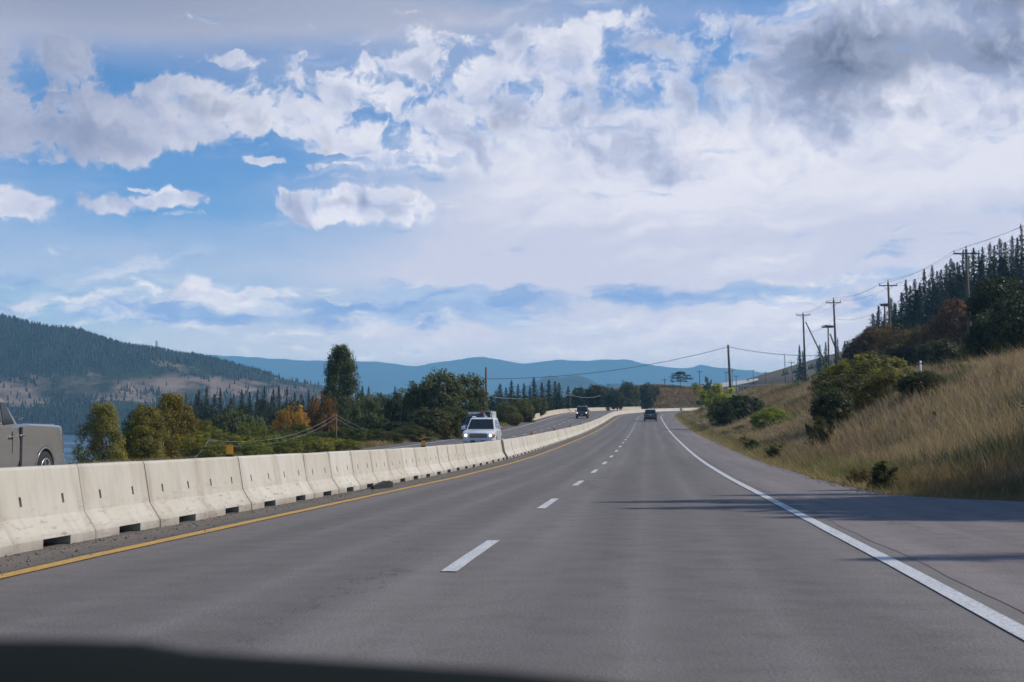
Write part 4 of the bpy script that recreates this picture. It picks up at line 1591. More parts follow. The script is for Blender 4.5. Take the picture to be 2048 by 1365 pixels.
# dark blue SUV with a loaded roof, outer oncoming lane
b_ = vehicle("suv", facing(-8.0, 108, True), "dark blue vehicle with a loaded roof, half hidden by the white oncoming car", "car",
             spec(SUV, paint=P_BLUE, rails=True, rail_mat=M_RIM, W=1.86, H=1.74, front_z=0.78))
ld = empty("roof_load", b_.matrix_world @ Vector((0, -0.6, 1.84)), b_.matrix_world.to_euler().z, "white and red bundle tied on the roof of the dark blue vehicle", "luggage")
MB().box((0.35, 0.2, 0.06), (0.55, 0.8, 0.14)).box((-0.1, 0.1, 0.06), (0.28, 1.0, 0.12)).build("white_bag", plain("white_cloth", (0.6, 0.6, 0.6), 0.8), ld, 0.04)
MB().box((-0.42, 0.15, 0.05), (0.36, 0.9, 0.12)).build("red_bag", plain("red_cloth", (0.32, 0.10, 0.09), 0.8), ld, 0.04)
# white van behind it: charcoal body paints its shade, white panel its sunlit side
vn = vehicle("van", facing(-8.8, 119, True), "tall white van with its shade painted dark and its sunlit side panel white behind the dark blue vehicle", "van",
             dict(L=5.2, W=1.98, H=2.08, r=0.35, wf=1.75, wr=-1.45, clear=0.26, tuck=0.93,
                  top=[(-2.6, 1.10), (-2.5, 1.14), (1.6, 1.14), (2.1, 1.06), (2.5, 0.86), (2.6, 0.70)], ws=(1.95, 1.12, 1.15), rw=(-2.55, 1.12, -2.45),
                  front_z=0.74, rear_z=1.0, paint=P_CHAR, mirror_mat=M_TRIM, bumper_mat=M_TRIM, side=((0.76, 0.93),), seams=(1.6, 0.5), rail_mat=M_TRIM))
MB().slab([(-0.985, -2.5, 0.55), (-0.985, 1.3, 0.55), (-0.985, 1.3, 1.12), (-0.985, -2.5, 1.12)], 0.02).slab([(-0.96, -2.4, 1.16), (-0.96, 0.9, 1.16), (-0.90, 0.9, 2.02), (-0.90, -2.4, 2.02)], 0.03).build('sunlit_side_panel', P_WHITE, vn)
# black jeep-like 4x4
jp = vehicle("suv", facing(-4.9, 217, True), "boxy black oncoming car with a pale roof edge, lamps lit, at the bend", "car",
             spec(SUV, paint=P_BLACK, lit=True, L=4.1, W=1.86, H=1.86, r=0.38, clear=0.32, tuck=0.80, lamp_h=0.13,
                  top=[(-2.05, 1.0), (-1.95, 1.08), (0.6, 1.12), (1.85, 1.08), (2.02, 1.0), (2.05, 0.85)], ws=(0.75, 1.10, 0.42), rw=(-1.98, 1.1, -1.88), front_z=0.86, rails=True, rail_mat=M_RIM))
# charcoal SUV ahead of us
ah = vehicle("suv", facing(5.42, 205, False), "dark grey car driving ahead in our right lane, seen from behind", "car",
             spec(SUV, paint=P_CHAR, W=1.88, H=1.68, L=4.5, ws=(0.95, 1.04, 0.15), rw=(-2.10, 1.02, -1.62), mirror_mat=P_CHAR, tuck=0.76, bumper_mat=M_TRIM, rbumper_mat=M_TRIM,
                  top=[(-2.25, 0.94), (-2.15, 1.02), (-1.0, 1.05), (0.75, 1.03), (1.5, 1.00), (2.05, 0.92), (2.2, 0.80), (2.25, 0.70)], tail_h=0.26))
# silver pickup leaving the picture on the left
pk = vehicle("pickup", facing(-8.35, 27.2, True), "silver grey pickup passing behind the barrier at the left edge, only its bed showing", "pickup",
             dict(L=5.5, W=1.96, H=1.86, r=0.39, wf=1.72, wr=-1.72, clear=0.40, tuck=0.80, tw=0.26,
                  top=[(-2.75, 1.14), (-2.70, 1.24), (-2.60, 1.315), (-1.0, 1.335), (0.95, 1.20), (1.4, 1.19), (2.4, 1.12), (2.68, 1.0), (2.75, 0.85)],
                  ws=(1.05, 1.18, 0.30), rw=(-0.62, 1.30, -0.12), front_z=0.9, rear_z=1.04, tail_h=0.34, tail_w=0.13, tail_in=0.055, round_r=0.06, paint=P_SILVER, bumper_mat=M_RIM, handles=(-0.55, -0.05),
                  handle_mat=plain("chrome", (0.8, 0.8, 0.82), 0.12, 1.0, 0.05), seams=(0.95, -0.14), side=((0.10, 0.42), (0.48, 0.92))))
for s_ in (-1, 1):
    MB().box((s_ * 0.982, -0.52, 0.86), (0.02, 0.085, 0.82)).build("bed_gap", M_TRIM, pk)
MB().box((0.982, -1.15, 1.05), (0.02, 0.17, 0.12)).build("fuel_flap", P_SILVER, pk, 0.012)
MB().box((0, -1.72, 1.318), (1.62, 1.62, 0.05)).build("bed_cover", plain("grey_vinyl", (0.16, 0.17, 0.19), 0.35, 0, 0.1), pk, 0.015)

# far parked cars below the trees
PARK = dict(SUV)
for i, (px, py, Yc, col, lb) in enumerate(((1091, 824, 330, (0.55, 0.56, 0.58), "tiny white car parked below the left trees, first of the row"), (1102, 825, 335, (0.35, 0.37, 0.40), "tiny silver car parked below the left trees, middle of the row"), (1115, 825, 340, (0.10, 0.13, 0.17), "tiny dark car parked below the left trees, last of the row"))):
    X = (px - 1024) / F * Yc
    m = Matrix.Translation((X, Yc, at(px, py, Yc).z)) @ Matrix.Rotation(R(150), 4, 'Z')
    c = vehicle("parked_car", m, lb, "car", spec(SUV, paint=paint("parked_paint", col), L=3.9, W=1.7, H=1.45, ws=(0.8, 0.92, 0.1), rw=(-1.7, 0.92, -1.1), top=[(-1.95, .8), (-1.8, .9), (.8, .9), (1.6, .84), (1.95, .65)], group="cars parked below the left trees"))
for px, py, Yc, lb in ((1404, 772, 520, "tiny white car on the far road beside the layered tree"), (1418, 771, 530, "tiny pale car on the far road before the thin far pole"), (1494, 762, 640, "tiny pale car on the distant climbing road")):
    X = (px - 1024) / F * Yc
    m = Matrix.Translation((X, Yc, at(px, py + 5, Yc).z)) @ Matrix.Rotation(R(185), 4, 'Z')
    vehicle("distant_car", m, lb, "car", spec(SUV, paint=P_WHITE, lit=False, W=1.9, H=1.7, group="tiny cars on the far road"))

# ------------------------------------------------------------------ leaves, crowns and trunks
def leaf_quads(C, size, nrm, rng, aspect=0.62, fold=True):
    """Leaf cards: one diamond per centre C, of the given size, facing roughly along nrm."""
    n = len(C)
    nrm = nrm + rng.normal(0, 0.55, (n, 3))
    nrm /= np.linalg.norm(nrm, axis=1, keepdims=True) + 1e-9
    a = np.cross(nrm, rng.normal(0, 1, (n, 3)))
    a /= np.linalg.norm(a, axis=1, keepdims=True) + 1e-9
    b = np.cross(nrm, a)
    s = np.asarray(size).reshape(-1, 1) * np.ones((n, 1))
    bend = nrm * s * 0.18
    V = np.stack([C - a * s * 0.5, C + b * s * 0.5 * aspect + bend, C + a * s * 0.5, C - b * s * 0.5 * aspect + bend], 1)
    return V.reshape(-1, 3)


def crown_mesh(name, seed, env, clumps, per, leaf, clump_r, tone=0.35, mix_col=None, inner=0.25, upbias=0.35, sq=(1, 1, 0.8)):
    """env(rng, n) gives clump centres in the unit crown (height 0..1) and outward directions."""
    rng = np.random.default_rng(seed)
    cc, out = env(rng, clumps)
    r = clump_r * rng.uniform(0.55, 1.35, clumps)
    idx = np.repeat(np.arange(clumps), per)
    d = rng.normal(0, 1, (len(idx), 3))
    d /= np.linalg.norm(d, axis=1, keepdims=True)
    rad = rng.uniform(0.25, 1.0, len(idx)) ** 0.6
    d2 = d.copy()
    d2 = d2 * np.array(sq)
    C = cc[idx] + d2 * (rad * r[idx])[:, None]
    nrm = d * 0.6 + out[idx] * 0.5 + np.array([0, 0, upbias])
    V = leaf_quads(C, leaf * rng.uniform(0.6, 1.35, len(C)), nrm, rng)
    ct = rng.uniform(1 - tone, 1 + tone, (clumps, 1))
    base = np.ones((clumps, 3)) * ct
    if mix_col is not None:
        sel = rng.random(clumps) < mix_col[0]
        base[sel] *= np.array(mix_col[1])
    lc = base[idx] * rng.uniform(0.75, 1.25, (len(idx), 1))
    col = np.repeat(lc, 4, 0)
    return mesh_np(name, V, np.arange(len(V)), 4, False, col)


def env_round(flat=1.0, low=0.12, lobes=7, wob=0.45):
    def f(rng, n):
        lc = rng.normal(0, 1, (lobes, 3))
        lc /= np.linalg.norm(lc, axis=1, keepdims=True)
        lr = rng.uniform(-wob, wob, lobes)
        d = rng.normal(0, 1, (n, 3))
        d /= np.linalg.norm(d, axis=1, keepdims=True)
        bump = (np.maximum(d @ lc.T, 0) ** 4) @ lr
        rr = rng.uniform(0.35, 1.0, n) ** 0.45 * (0.86 + bump * 0.5)
        rr = np.clip(rr, 0.2, 1.12)
        p = d * rr[:, None] * 0.5
        p[:, 2] = p[:, 2] * (1 - low) * flat + low + (1 - low) * 0.5
        return p, d
    return f


def env_column(w_bot=0.5, taper=0.5):
    def f(rng, n):
        h = 0.05 + 0.95 * rng.random(n) ** 1.2
        ang = rng.uniform(0, 2 * np.pi, n)
        prof = np.minimum(1, (h - 0.0) / 0.18) ** 0.6 * np.minimum(1, (1.04 - h) / taper) ** 0.55
        k = 0.78 + 0.22 * np.sin(ang * 3 + h * 5) + 0.10 * np.sin(ang * 5 - h * 13)
        r = 0.5 * prof * k * rng.uniform(0.2, 1.0, n) ** 0.4
        p = np.stack([np.cos(ang) * r, np.sin(ang) * r, h], 1)
        d = np.stack([np.cos(ang), np.sin(ang), np.full(n, 0.5)], 1)
        return p, d / np.linalg.norm(d, axis=1, keepdims=True)
    return f


def env_shrub(rng, n):
    """Several leaning sprays from one foot."""
    k = rng.integers(0, 11, n)
    a0 = np.linspace(0, 2 * np.pi, 12)[:11] + rng.uniform(-0.3, 0.3, 11)
    tilt = rng.uniform(0.05, 0.62, 11)
    ln = rng.uniform(0.72, 1.02, 11)
    t = rng.uniform(0.12, 1.0, n) ** 0.75
    sx = np.sin(tilt[k]) * t ** 1.1 * ln[k]
    p = np.stack([np.cos(a0[k]) * sx * 0.95, np.sin(a0[k]) * sx * 0.95, np.cos(tilt[k]) * t * ln[k]], 1)
    w = 0.16 * (1.15 - t)
    p += rng.normal(0, 1, (n, 3)) * w[:, None] * np.array([1, 1, 0.55])
    p[:, 2] = np.clip(p[:, 2], 0.03, 1.05)
    d = p - np.array([0, 0, 0.3])
    return p, d / (np.linalg.norm(d, axis=1, keepdims=True) + 1e-6)


def env_layers(rng, n):
    lay = rng.integers(0, 6, n)
    zc = np.array([0.42, 0.55, 0.66, 0.76, 0.87, 0.95])[lay]
    rr = np.array([0.42, 0.50, 0.50, 0.44, 0.34, 0.18])[lay]
    a = rng.uniform(0, 6.283, n)
    r = rr * rng.uniform(0, 1, n) ** 0.5
    ox = np.array([0.12, -0.1, 0.1, -0.05, 0.08, 0.0])[lay]
    p = np.stack([np.cos(a) * r + ox, np.sin(a) * r, zc + rng.normal(0, 0.018, n)], 1)
    return p, np.stack([np.cos(a) * 0.4, np.sin(a) * 0.4, np.full(n, 0.9)], 1)


def conifer_mesh(name, seed, boughs=190, width=0.32, droop=0.35, gap=0.1, base=0.06, cards=11, ragged=0.3, cardw=0.05, power=0.95):
    """Unit height. Drooping boughs set all round the stem, each a ragged fan of needle cards."""
    rng = np.random.default_rng(seed)
    V, T = [], []
    side_bias = rng.uniform(0, 6.28)
    for w in range(boughs):
        t = ((w + rng.uniform(-0.8, 0.8)) / boughs)
        t = float(np.clip(t, 0, 1)) ** 0.92
        h = base + (1 - base) * t
        L = width * 0.5 * ((1 - t) ** power) * rng.uniform(1 - ragged, 1 + ragged * 0.45) + 0.006
        a = w * 2.39996 + rng.uniform(-0.5, 0.5)
        L *= 1 + 0.18 * math.cos(a - side_bias)
        if rng.random() < gap and t < 0.9:
            continue
        dr = droop * rng.uniform(0.6, 1.4) * (1 - 0.5 * t)
        ca, sa = math.cos(a), math.sin(a)
        tone = rng.uniform(0.6, 1.4)
        for c in range(cards):
            s = (c + rng.uniform(0.0, 1.0)) / cards
            side = rng.uniform(-1, 1) * 0.42 * L * (0.35 + s) * (1.1 - s * 0.75)
            p = np.array([ca * L * s - sa * side, sa * L * s + ca * side, h - dr * L * s ** 1.5 + rng.uniform(-0.012, 0.012)])
            cw = cardw * rng.uniform(0.6, 1.35) * (0.28 + 0.72 * (1 - t))
            u = rng.normal(0, 1, 3) * 0.5 + np.array([ca, sa, -dr * 1.1])
            u /= np.linalg.norm(u)
            v = np.cross(u, rng.normal(0, 1, 3))
            v /= np.linalg.norm(v) + 1e-9
            V += [p - u * cw, p + v * cw * 0.45, p + u * cw, p - v * cw * 0.45]
            T += [tone * rng.uniform(0.75, 1.25)] * 4
    V = np.array(V)
    return mesh_np(name, V, np.arange(len(V)), 4, False, np.array(T)[:, None] * np.ones(3))


def trunk_mesh(name, seed, h=0.9, r=0.018, limbs=9, spread=0.38, lean=0.03, start=0.25, multi=False):
    rng = random.Random(seed)
    m = MB()
    if multi:
        for i in range(7):
            a, tl = rng.uniform(0, 6.28), rng.uniform(0.05, 0.55)
            d = Vector((math.sin(tl) * math.cos(a), math.sin(tl) * math.sin(a), math.cos(tl)))
            m.tube([Vector((0, 0, -0.05)) + d * 0.02, d * h * 0.5, d * h * 0.9 + Vector((0, 0, 0.03))], [r, r * 0.6, r * 0.15], 5)
    else:
        pts = [Vector((lean * math.sin(t * 3 + seed) * t, lean * math.cos(t * 2.3 + seed) * t, -0.06 + (h + 0.06) * t)) for t in np.linspace(0, 1, 6)]
        m.tube(pts, [r * (1.25 if t == 0 else 1) * (1 - 0.85 * t) for t in np.linspace(0, 1, 6)], 8)
        for i in range(limbs):
            t = start + (0.95 - start) * i / max(1, limbs - 1)
            a = i * 2.4 + rng.uniform(-0.4, 0.4)
            p = pts[0].lerp(pts[-1], t)
            l = spread * (1.1 - t) * rng.uniform(0.7, 1.1)
            q = p + Vector((math.cos(a) * l, math.sin(a) * l, l * rng.uniform(0.4, 0.9)))
            m.tube([p, p.lerp(q, 0.5) + Vector((0, 0, -0.02)), q], [r * 0.42 * (1.1 - t), r * 0.25, r * 0.06], 5)
    bmesh.ops.recalc_face_normals(m.bm, faces=m.bm.faces)
    me = bpy.data.meshes.new(name)
    m.bm.to_mesh(me)
    m.bm.free()
    me.materials.append(M_BARK)
    return me


def variants(fn, n):
    out = []
    for i in range(n):
        me = fn(i)
        out.append(me)
    return out


def withmat(me, m):
    me.materials.append(m)
    return me


YEL = (1.5, 1.4, 0.6)
KIND = {}
KIND['round'] = ([withmat(crown_mesh("crown", 100 + i, env_round(1.0, 0.08, 9, 0.55), 330, 34, 0.036, 0.075, 0.42, (0.10, (1.5, 1.25, 0.6))), M_LEAF) for i in range(4)], [trunk_mesh("trunk", i, 0.8, 0.022) for i in range(3)], M_LEAF)
KIND['fine'] = ([withmat(crown_mesh("crown", 150 + i, env_round(1.0, 0.05, 12, 0.6), 420, 42, 0.026, 0.062, 0.40, (0.22, YEL)), M_LEAF) for i in range(3)], [trunk_mesh("trunk", 10 + i, 0.85, 0.018) for i in range(3)], M_LEAF)
KIND['poplar'] = ([withmat(crown_mesh("crown", 200 + i, env_column(0.5, 0.45), 900, 52, 0.024, 0.060, 0.38, (0.10, (1.3, 1.2, 0.8)), upbias=0.6, sq=(1.7, 1.7, 0.8)), M_LEAF) for i in range(2)], [trunk_mesh("trunk", 20 + i, 0.92, 0.016, 12, 0.16, 0.01, 0.1) for i in range(2)], M_LEAF)
KIND['aspen'] = ([withmat(crown_mesh("crown", 230 + i, env_column(0.5, 0.62), 520, 48, 0.023, 0.066, 0.45, (0.30, YEL), upbias=0.5, sq=(1.4, 1.4, 0.9)), M_LEAF) for i in range(3)], [trunk_mesh("trunk", 30 + i, 0.92, 0.012, 12, 0.2, 0.02, 0.08) for i in range(2)], M_LEAF)
KIND['shrub'] = ([withmat(crown_mesh("crown", 260 + i, env_shrub, 340, 36, 0.034, 0.062, 0.42, (0.18, (1.6, 1.35, 0.6))), M_LEAF) for i in range(4)], [trunk_mesh("trunk", 40 + i, 0.9, 0.012, multi=True) for i in range(3)], M_LEAF)
KIND['layer'] = ([withmat(crown_mesh("crown", 290, env_layers, 260, 30, 0.030, 0.055, 0.35), M_LEAF)], [trunk_mesh("trunk", 50, 0.85, 0.022, 10, 0.4, 0.04, 0.35)], M_LEAF)
KIND['fir'] = ([withmat(conifer_mesh("crown", 300 + i, 230, 0.40, 0.45, 0.10, 0.05 + 0.03 * (i % 2), 13, 0.75, 0.024, 0.68 + 0.06 * (i % 3)), M_NEEDLE) for i in range(5)], [trunk_mesh("trunk", 60 + i, 0.97, 0.011, 0) for i in range(2)], M_NEEDLE)
KIND['spruce'] = ([withmat(conifer_mesh("crown", 350 + i, 300, 0.42, 0.40, 0.06, 0.03, 30, 0.5, 0.010, 0.85), M_NEEDLE) for i in range(3)], [trunk_mesh("trunk", 80, 0.97, 0.012, 0)], M_NEEDLE)
KIND['pine'] = ([withmat(conifer_mesh("crown", 330 + i, 150, 0.36, 0.18, 0.30, 0.18, 12, 0.65, 0.030), M_NEEDLE) for i in range(4)], [trunk_mesh("trunk", 70 + i, 0.96, 0.014, 6, 0.2, 0.02, 0.4) for i in range(2)], M_NEEDLE)
rt = random.Random(5)


def tree(kind, name, X, Y, z, w, h, color, label, cat, group=None, depth=None):
    cr, tr, _m = KIND[kind]
    e = empty(name, (X, Y, z), rt.uniform(0, 6.28), label, cat, group)
    c = bpy.data.objects.new("crown", rt.choice(cr))
    t = bpy.data.objects.new("trunk", rt.choice(tr))
    for o in (c, t):
        COL.objects.link(o)
        o.parent = e
    ws = {'fir': 2.9, 'pine': 2.5, 'spruce': 2.4}.get(kind, 1.0)
    c.scale = (w * ws, (depth or w) * ws, h)
    t.scale = (h, h, h)
    c.color = (*color, 1)
    return e


def tree_px(kind, name, px, top, wpx, Y, color, label, cat, group=None, sink=0.0, base=None, grow=1.0):
    X = (px - 1024) / F * Y
    z = ground_at(X, Y) - 0.15 - sink
    if base is not None:
        z = min(z, at(px, base, Y).z)
    h = at(px, top, Y).z - z
    return tree(kind, name, X, Y, z, wpx / F * Y * grow, h, color, label, cat, group)


G_DARK = (0.098, 0.120, 0.060)
G_MID = (0.085, 0.105, 0.038)
G_OLIVE = (0.115, 0.115, 0.030)
G_YEL = (0.22, 0.17, 0.025)
G_GOLD = (0.33, 0.185, 0.040)
G_ORANGE = (0.19, 0.105, 0.040)
G_RUST = (0.165, 0.070, 0.040)
G_FIR = (0.034, 0.048, 0.030)
G_FIR2 = (0.042, 0.056, 0.036)

# --- left bank, near
LT = "trees on the bank left of the highway"
for a in [
    ('aspen', "aspen_tree", 208, 812, 125, 66, (0.17, 0.155, 0.045), "yellowish green feathery tree standing before the lake water beside the pickup"),
    ('aspen', "aspen_tree", 345, 792, 135, 70, (0.205, 0.175, 0.042), "tall pointed yellow-green tree, largest beside the barrier"),
    ('aspen', "aspen_tree", 292, 818, 130, 68, (0.165, 0.15, 0.042), "yellow-green tree joined to the left side of the tall pointed one"),
    ('round', "broadleaf_tree", 290, 800, 95, 92, G_DARK, "dark green tree behind the pointed yellow-green tree"),
    ('fine', "broadleaf_tree", 418, 832, 76, 84, (0.125, 0.125, 0.030), "round olive tree with yellow top just beyond the pointed yellow-green tree"),
    ('round', "broadleaf_tree", 455, 812, 70, 110, G_DARK, "dark round tree behind the round olive tree"),
    ('fine', "broadleaf_tree", 512, 848, 92, 88, (0.105, 0.120, 0.034), "green bushy tree above the orange reflector"),
    ('fine', "broadleaf_tree", 588, 815, 74, 112, G_GOLD, "bright golden orange autumn tree"),
    ('fine', "broadleaf_tree", 549, 835, 34, 112, (0.33, 0.19, 0.02), "small golden tree attached to the side of the bright orange one"),
    ('fine', "broadleaf_tree", 638, 794, 66, 122, G_ORANGE, "rusty orange tree against the tall poplar"),
    ('fine', "broadleaf_tree", 600, 842, 100, 96, (0.085, 0.098, 0.030), "green tree below the bright orange tree"),
    ('poplar', "poplar_tree", 681, 697, 92, 130, (0.080, 0.098, 0.042), "tall columnar poplar, highest tree left of the highway"),
    ('round', "broadleaf_tree", 643, 862, 60, 92, G_MID, "green tree behind the thin wire pole"),
    ('fine', "shrub", 655, 872, 85, 78, (0.22, 0.21, 0.05), "low yellow-green shrub at the foot of the wire pole"),
    ('fine', "shrub", 720, 880, 26, 82, (0.23, 0.20, 0.035), "small bright yellow shrub just above the barrier"),
    ('shrub', "shrub", 495, 868, 80, 66, (0.17, 0.18, 0.05), "low green shrub behind the orange reflector"),
    ('fine', "shrub", 405, 872, 80, 60, (0.17, 0.17, 0.05), "low green shrub at the barrier beside the short wire pole"),
    ('fine', "shrub", 452, 862, 90, 64, (0.14, 0.155, 0.05), "low green shrub left of the orange reflector"),
    ('fine', "shrub", 540, 866, 95, 68, (0.15, 0.17, 0.05), "low green shrub right of the orange reflector"),
    ('fine', "shrub", 600, 864, 95, 72, (0.14, 0.16, 0.05), "low green shrub below the golden trees"),
    ('fine', "shrub", 432, 886, 70, 50, (0.16, 0.17, 0.05), "low yellow-green shrub just over the barrier left of the orange reflector"),
    ('fine', "shrub", 515, 882, 70, 56, (0.15, 0.165, 0.05), "low yellow-green shrub just over the barrier right of the orange reflector"),
    ('fine', "shrub", 575, 880, 70, 60, (0.13, 0.15, 0.05), "low green shrub just over the barrier below the golden trees"),
    ('fine', "shrub", 632, 878, 70, 64, (0.17, 0.18, 0.05), "low yellow-green shrub just over the barrier left of the wire pole"),
    ('fine', "shrub", 695, 876, 64, 70, (0.15, 0.16, 0.05), "low green shrub just over the barrier right of the wire pole"),
    ('round', "broadleaf_tree", 560, 852, 80, 92, G_MID, "green bushy tree just before the golden trees"),
    ('fine', "shrub", 690, 856, 85, 86, (0.07, 0.082, 0.03), "low dark shrub at the poplar's foot"),
    ('fine', "shrub", 760, 856, 100, 92, (0.07, 0.075, 0.03), "low brownish shrub at the verge below the roadside mass"),
    ('fine', "shrub", 820, 848, 100, 98, (0.075, 0.08, 0.032), "low shrub at the verge before the lower grey-green tree"),
    ('round', "broadleaf_tree", 388, 826, 70, 96, G_DARK, "dark tree in the gap right of the tall pointed tree"),
    ('round', "broadleaf_tree", 500, 812, 80, 120, G_DARK, "dark tree behind the green bushy tree above the reflector"),
]:
    tree_px(*a, "tree" if "tree" in a[1] else "shrub", LT, grow=1.0 if "aspen" in a[1] or "poplar" in a[1] else 1.22)
# --- the dark green mass left of the oncoming cars
LM = "dark green trees beside the oncoming lanes"
for px, top, w, Yt, c, lb in [
    (728, 777, 84, 138, G_DARK, "dark green tree touching the tall poplar's right side"),
    (762, 774, 84, 146, G_DARK, "dark green tree, second right of the tall poplar"),
    (800, 772, 84, 140, (0.100, 0.120, 0.060), "dark green tree below the low gap in the treetops"),
    (838, 752, 92, 136, (0.100, 0.120, 0.060), "dark green tree on the left shoulder of the big rounded tree"),
    (878, 731, 112, 134, (0.100, 0.120, 0.060), "big rounded dark green tree, highest of the roadside mass"),
    (932, 735, 100, 138, (0.100, 0.120, 0.060), "rounded dark green tree beside the plain dark wire pole"),
    (742, 830, 96, 112, (0.045, 0.06, 0.026), "lower dark tree under the poplar"),
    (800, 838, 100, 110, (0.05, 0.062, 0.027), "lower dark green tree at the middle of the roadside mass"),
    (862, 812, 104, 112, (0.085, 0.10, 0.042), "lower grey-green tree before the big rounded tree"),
    (906, 806, 84, 122, (0.088, 0.105, 0.045), "lower grey-green tree left of the white oncoming car"),
    (950, 800, 70, 150, (0.095, 0.11, 0.046), "grey-green tree right behind the white van"),
]:
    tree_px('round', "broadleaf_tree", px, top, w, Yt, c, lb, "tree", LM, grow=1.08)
for px, top, w, Yt, c, lb in [
    (890, 846, 36, 104, (0.10, 0.085, 0.035), "brownish shrub at the verge left of the dark blue vehicle"),
    (916, 838, 30, 112, (0.15, 0.14, 0.035), "yellowish shrub touching the dark blue vehicle's side"),
    (1012, 800, 60, 172, (0.10, 0.105, 0.042), "olive bush right of the white van"),
    (1040, 792, 64, 182, (0.105, 0.110, 0.042), "olive bush, second right of the white van"),
    (1072, 795, 52, 205, (0.085, 0.095, 0.036), "green bush before the far parked cars"),
    (1030, 826, 44, 165, (0.12, 0.115, 0.045), "low pale olive bush at the end of the outer barrier"),
    (1056, 822, 36, 182, (0.10, 0.10, 0.04), "low bush just behind the outer barrier's end"),
    (1120, 803, 44, 330, (0.055, 0.075, 0.035), "dark small tree behind the far parked cars"),
]:
    tree_px('shrub' if w < 40 else 'fine', "shrub", px, top, w, Yt, c, lb, "shrub", "bushes beside the oncoming lanes")
# --- conifers down on the plain
LC = "conifers on the plain below the hill"
rc = random.Random(9)
for px, top, Yt in [(352, 796, 190), (372, 783, 210), (398, 776, 225), (414, 770, 215), (441, 775, 240), (468, 784, 250), (484, 778, 235), (499, 781, 260), (515, 776, 250), (529, 769, 230), (547, 775, 262), (558, 769, 240), (574, 772, 255), (590, 783, 270), (603, 784, 250), (618, 779, 245), (632, 786, 280), (644, 790, 262),
                    (725, 770, 330), (737, 771, 320), (790, 770, 300), (1000, 765, 270), (1012, 772, 285), (1023, 757, 262), (1036, 766, 290), (1048, 764, 275), (1060, 770, 290), (1068, 752, 258), (1084, 762, 280), (1098, 757, 262), (1110, 760, 270), (1118, 763, 266), (1136, 770, 300)]:
    top += 3
    tree_px('fir', "conifer", px, top, rc.uniform(30, 44), Yt, G_FIR2 if rc.random() < .5 else G_FIR, "dark pointed conifer in the row of treetops below the hill" if px < 800 else "dark conifer in the clump seen over the white van", "conifer", LC + (" west" if px < 800 else " by the road"), grow=1.0)
rp = random.Random(21)
for i in range(34):
    px = 372 + i * 8.3 + rp.uniform(-6, 6)
    kind = 'fir' if rp.random() < 0.5 else 'round'
    tree_px(kind, "conifer" if kind == 'fir' else "broadleaf_tree", px, rp.uniform(788, 812), rp.uniform(34, 60), rp.uniform(165, 290), (0.045, 0.062, 0.034) if kind == 'round' else G_FIR2,
            "dark conifer standing in the wood behind the golden trees" if kind == 'fir' else "dark rounded tree in the wood behind the golden trees", "conifer" if kind == 'fir' else "tree", "wood behind the golden trees, " + ("conifers" if kind == 'fir' else "broadleaf"))
for i in range(26):
    px = 985 + i * 13.5 + rp.uniform(-6, 6)
    tree_px('round', "broadleaf_tree", px, rp.uniform(776, 796), rp.uniform(40, 62), rp.uniform(300, 420), (0.055, 0.072, 0.036), "dark rounded tree in the wood beyond the oncoming lanes", "tree", "wood beyond the oncoming lanes") if px < 1240 else None
# --- broadleaf trees behind the bend
LB = "trees on the near side of the brown knoll"
for px, top, w, Yt, lb in [(1165, 772, 46, 355, "dark green tree just left of the knoll's trees"), (1192, 763, 66, 345, "dark broad tree behind the black oncoming car"), (1222, 770, 50, 400, "green tree between the broad tree and the rust-topped one"), (1256, 751, 62, 415, "tall rust-topped tree on the knoll's left side"), (1292, 762, 44, 430, "low green tree at the knoll's crest"), (1258, 790, 46, 405, "dark bush on the knoll's slope"), (1180, 800, 36, 352, "small yellowish bush behind the outer barrier"), (1310, 768, 24, 440, "last small tree along the knoll's crest")]:
    tree_px('round', "broadleaf_tree", px, top, w, Yt, G_RUST if False else (0.062, 0.070, 0.030), lb, "tree", LB)
tree_px('layer', "broadleaf_tree", 1361, 744, 44, 458, (0.042, 0.056, 0.030), "lone tree with layered flat crown on top of the brown knoll", "tree")
for px, top, w, Yt, lb in [(1415, 752, 24, 380, "dark shrub by the far road cars"), (1390, 765, 18, 452, "small shrub beside the layered tree")]:
    tree_px('shrub', "shrub", px, top, w, Yt, G_MID, lb, "shrub")

# --- right side: roadside bushes
for kind, px, top, w, Yt, c, lb in [
    ('shrub', 1440, 758, 72, 150, (0.24, 0.27, 0.075), "light green roadside bush under the plain wire pole"),
    ('round', 1488, 788, 62, 142, (0.030, 0.045, 0.024), "dark rounded bush between the two light green bushes"),
    ('shrub', 1452, 800, 60, 138, (0.045, 0.06, 0.027), "low dark part of a bush at the shoulder's edge by the bend"),
    ('fine', 1541, 810, 82, 103, (0.18, 0.22, 0.045), "bright green round bush standing alone on the verge"),
    ('fine', 1715, 712, 165, 80, (0.155, 0.155, 0.055), "big olive bush in the middle of the right bank"),
    ('round', 1662, 772, 80, 74, (0.055, 0.064, 0.030), "bush coloured dark as the shaded left foot of the big olive bush"),  # darker leaves paint the big bush's shaded left side
    ('fine', 1778, 735, 70, 76, (0.13, 0.115, 0.034), "yellowish bush joined to the big olive bush's right side"),
    ('fine', 1848, 738, 110, 68, (0.042, 0.052, 0.028), "dark glossy-leaved bush below the white marker post"),
    ('shrub', 1912, 728, 60, 74, (0.14, 0.105, 0.05), "thin dry brownish bush right of the white marker post"),
    ('shrub', 1640, 830, 50, 66, (0.07, 0.075, 0.03), "low green weeds before the big olive bush"),
    ('shrub', 1480, 850, 40, 118, (0.085, 0.09, 0.032), "low green shrub at the verge before the light green bush"),
]:
    tree_px(kind, "shrub", px, top, w, Yt, c, lb, "shrub", "bushes on the right bank", grow=1.3)
rw_ = random.Random(31)
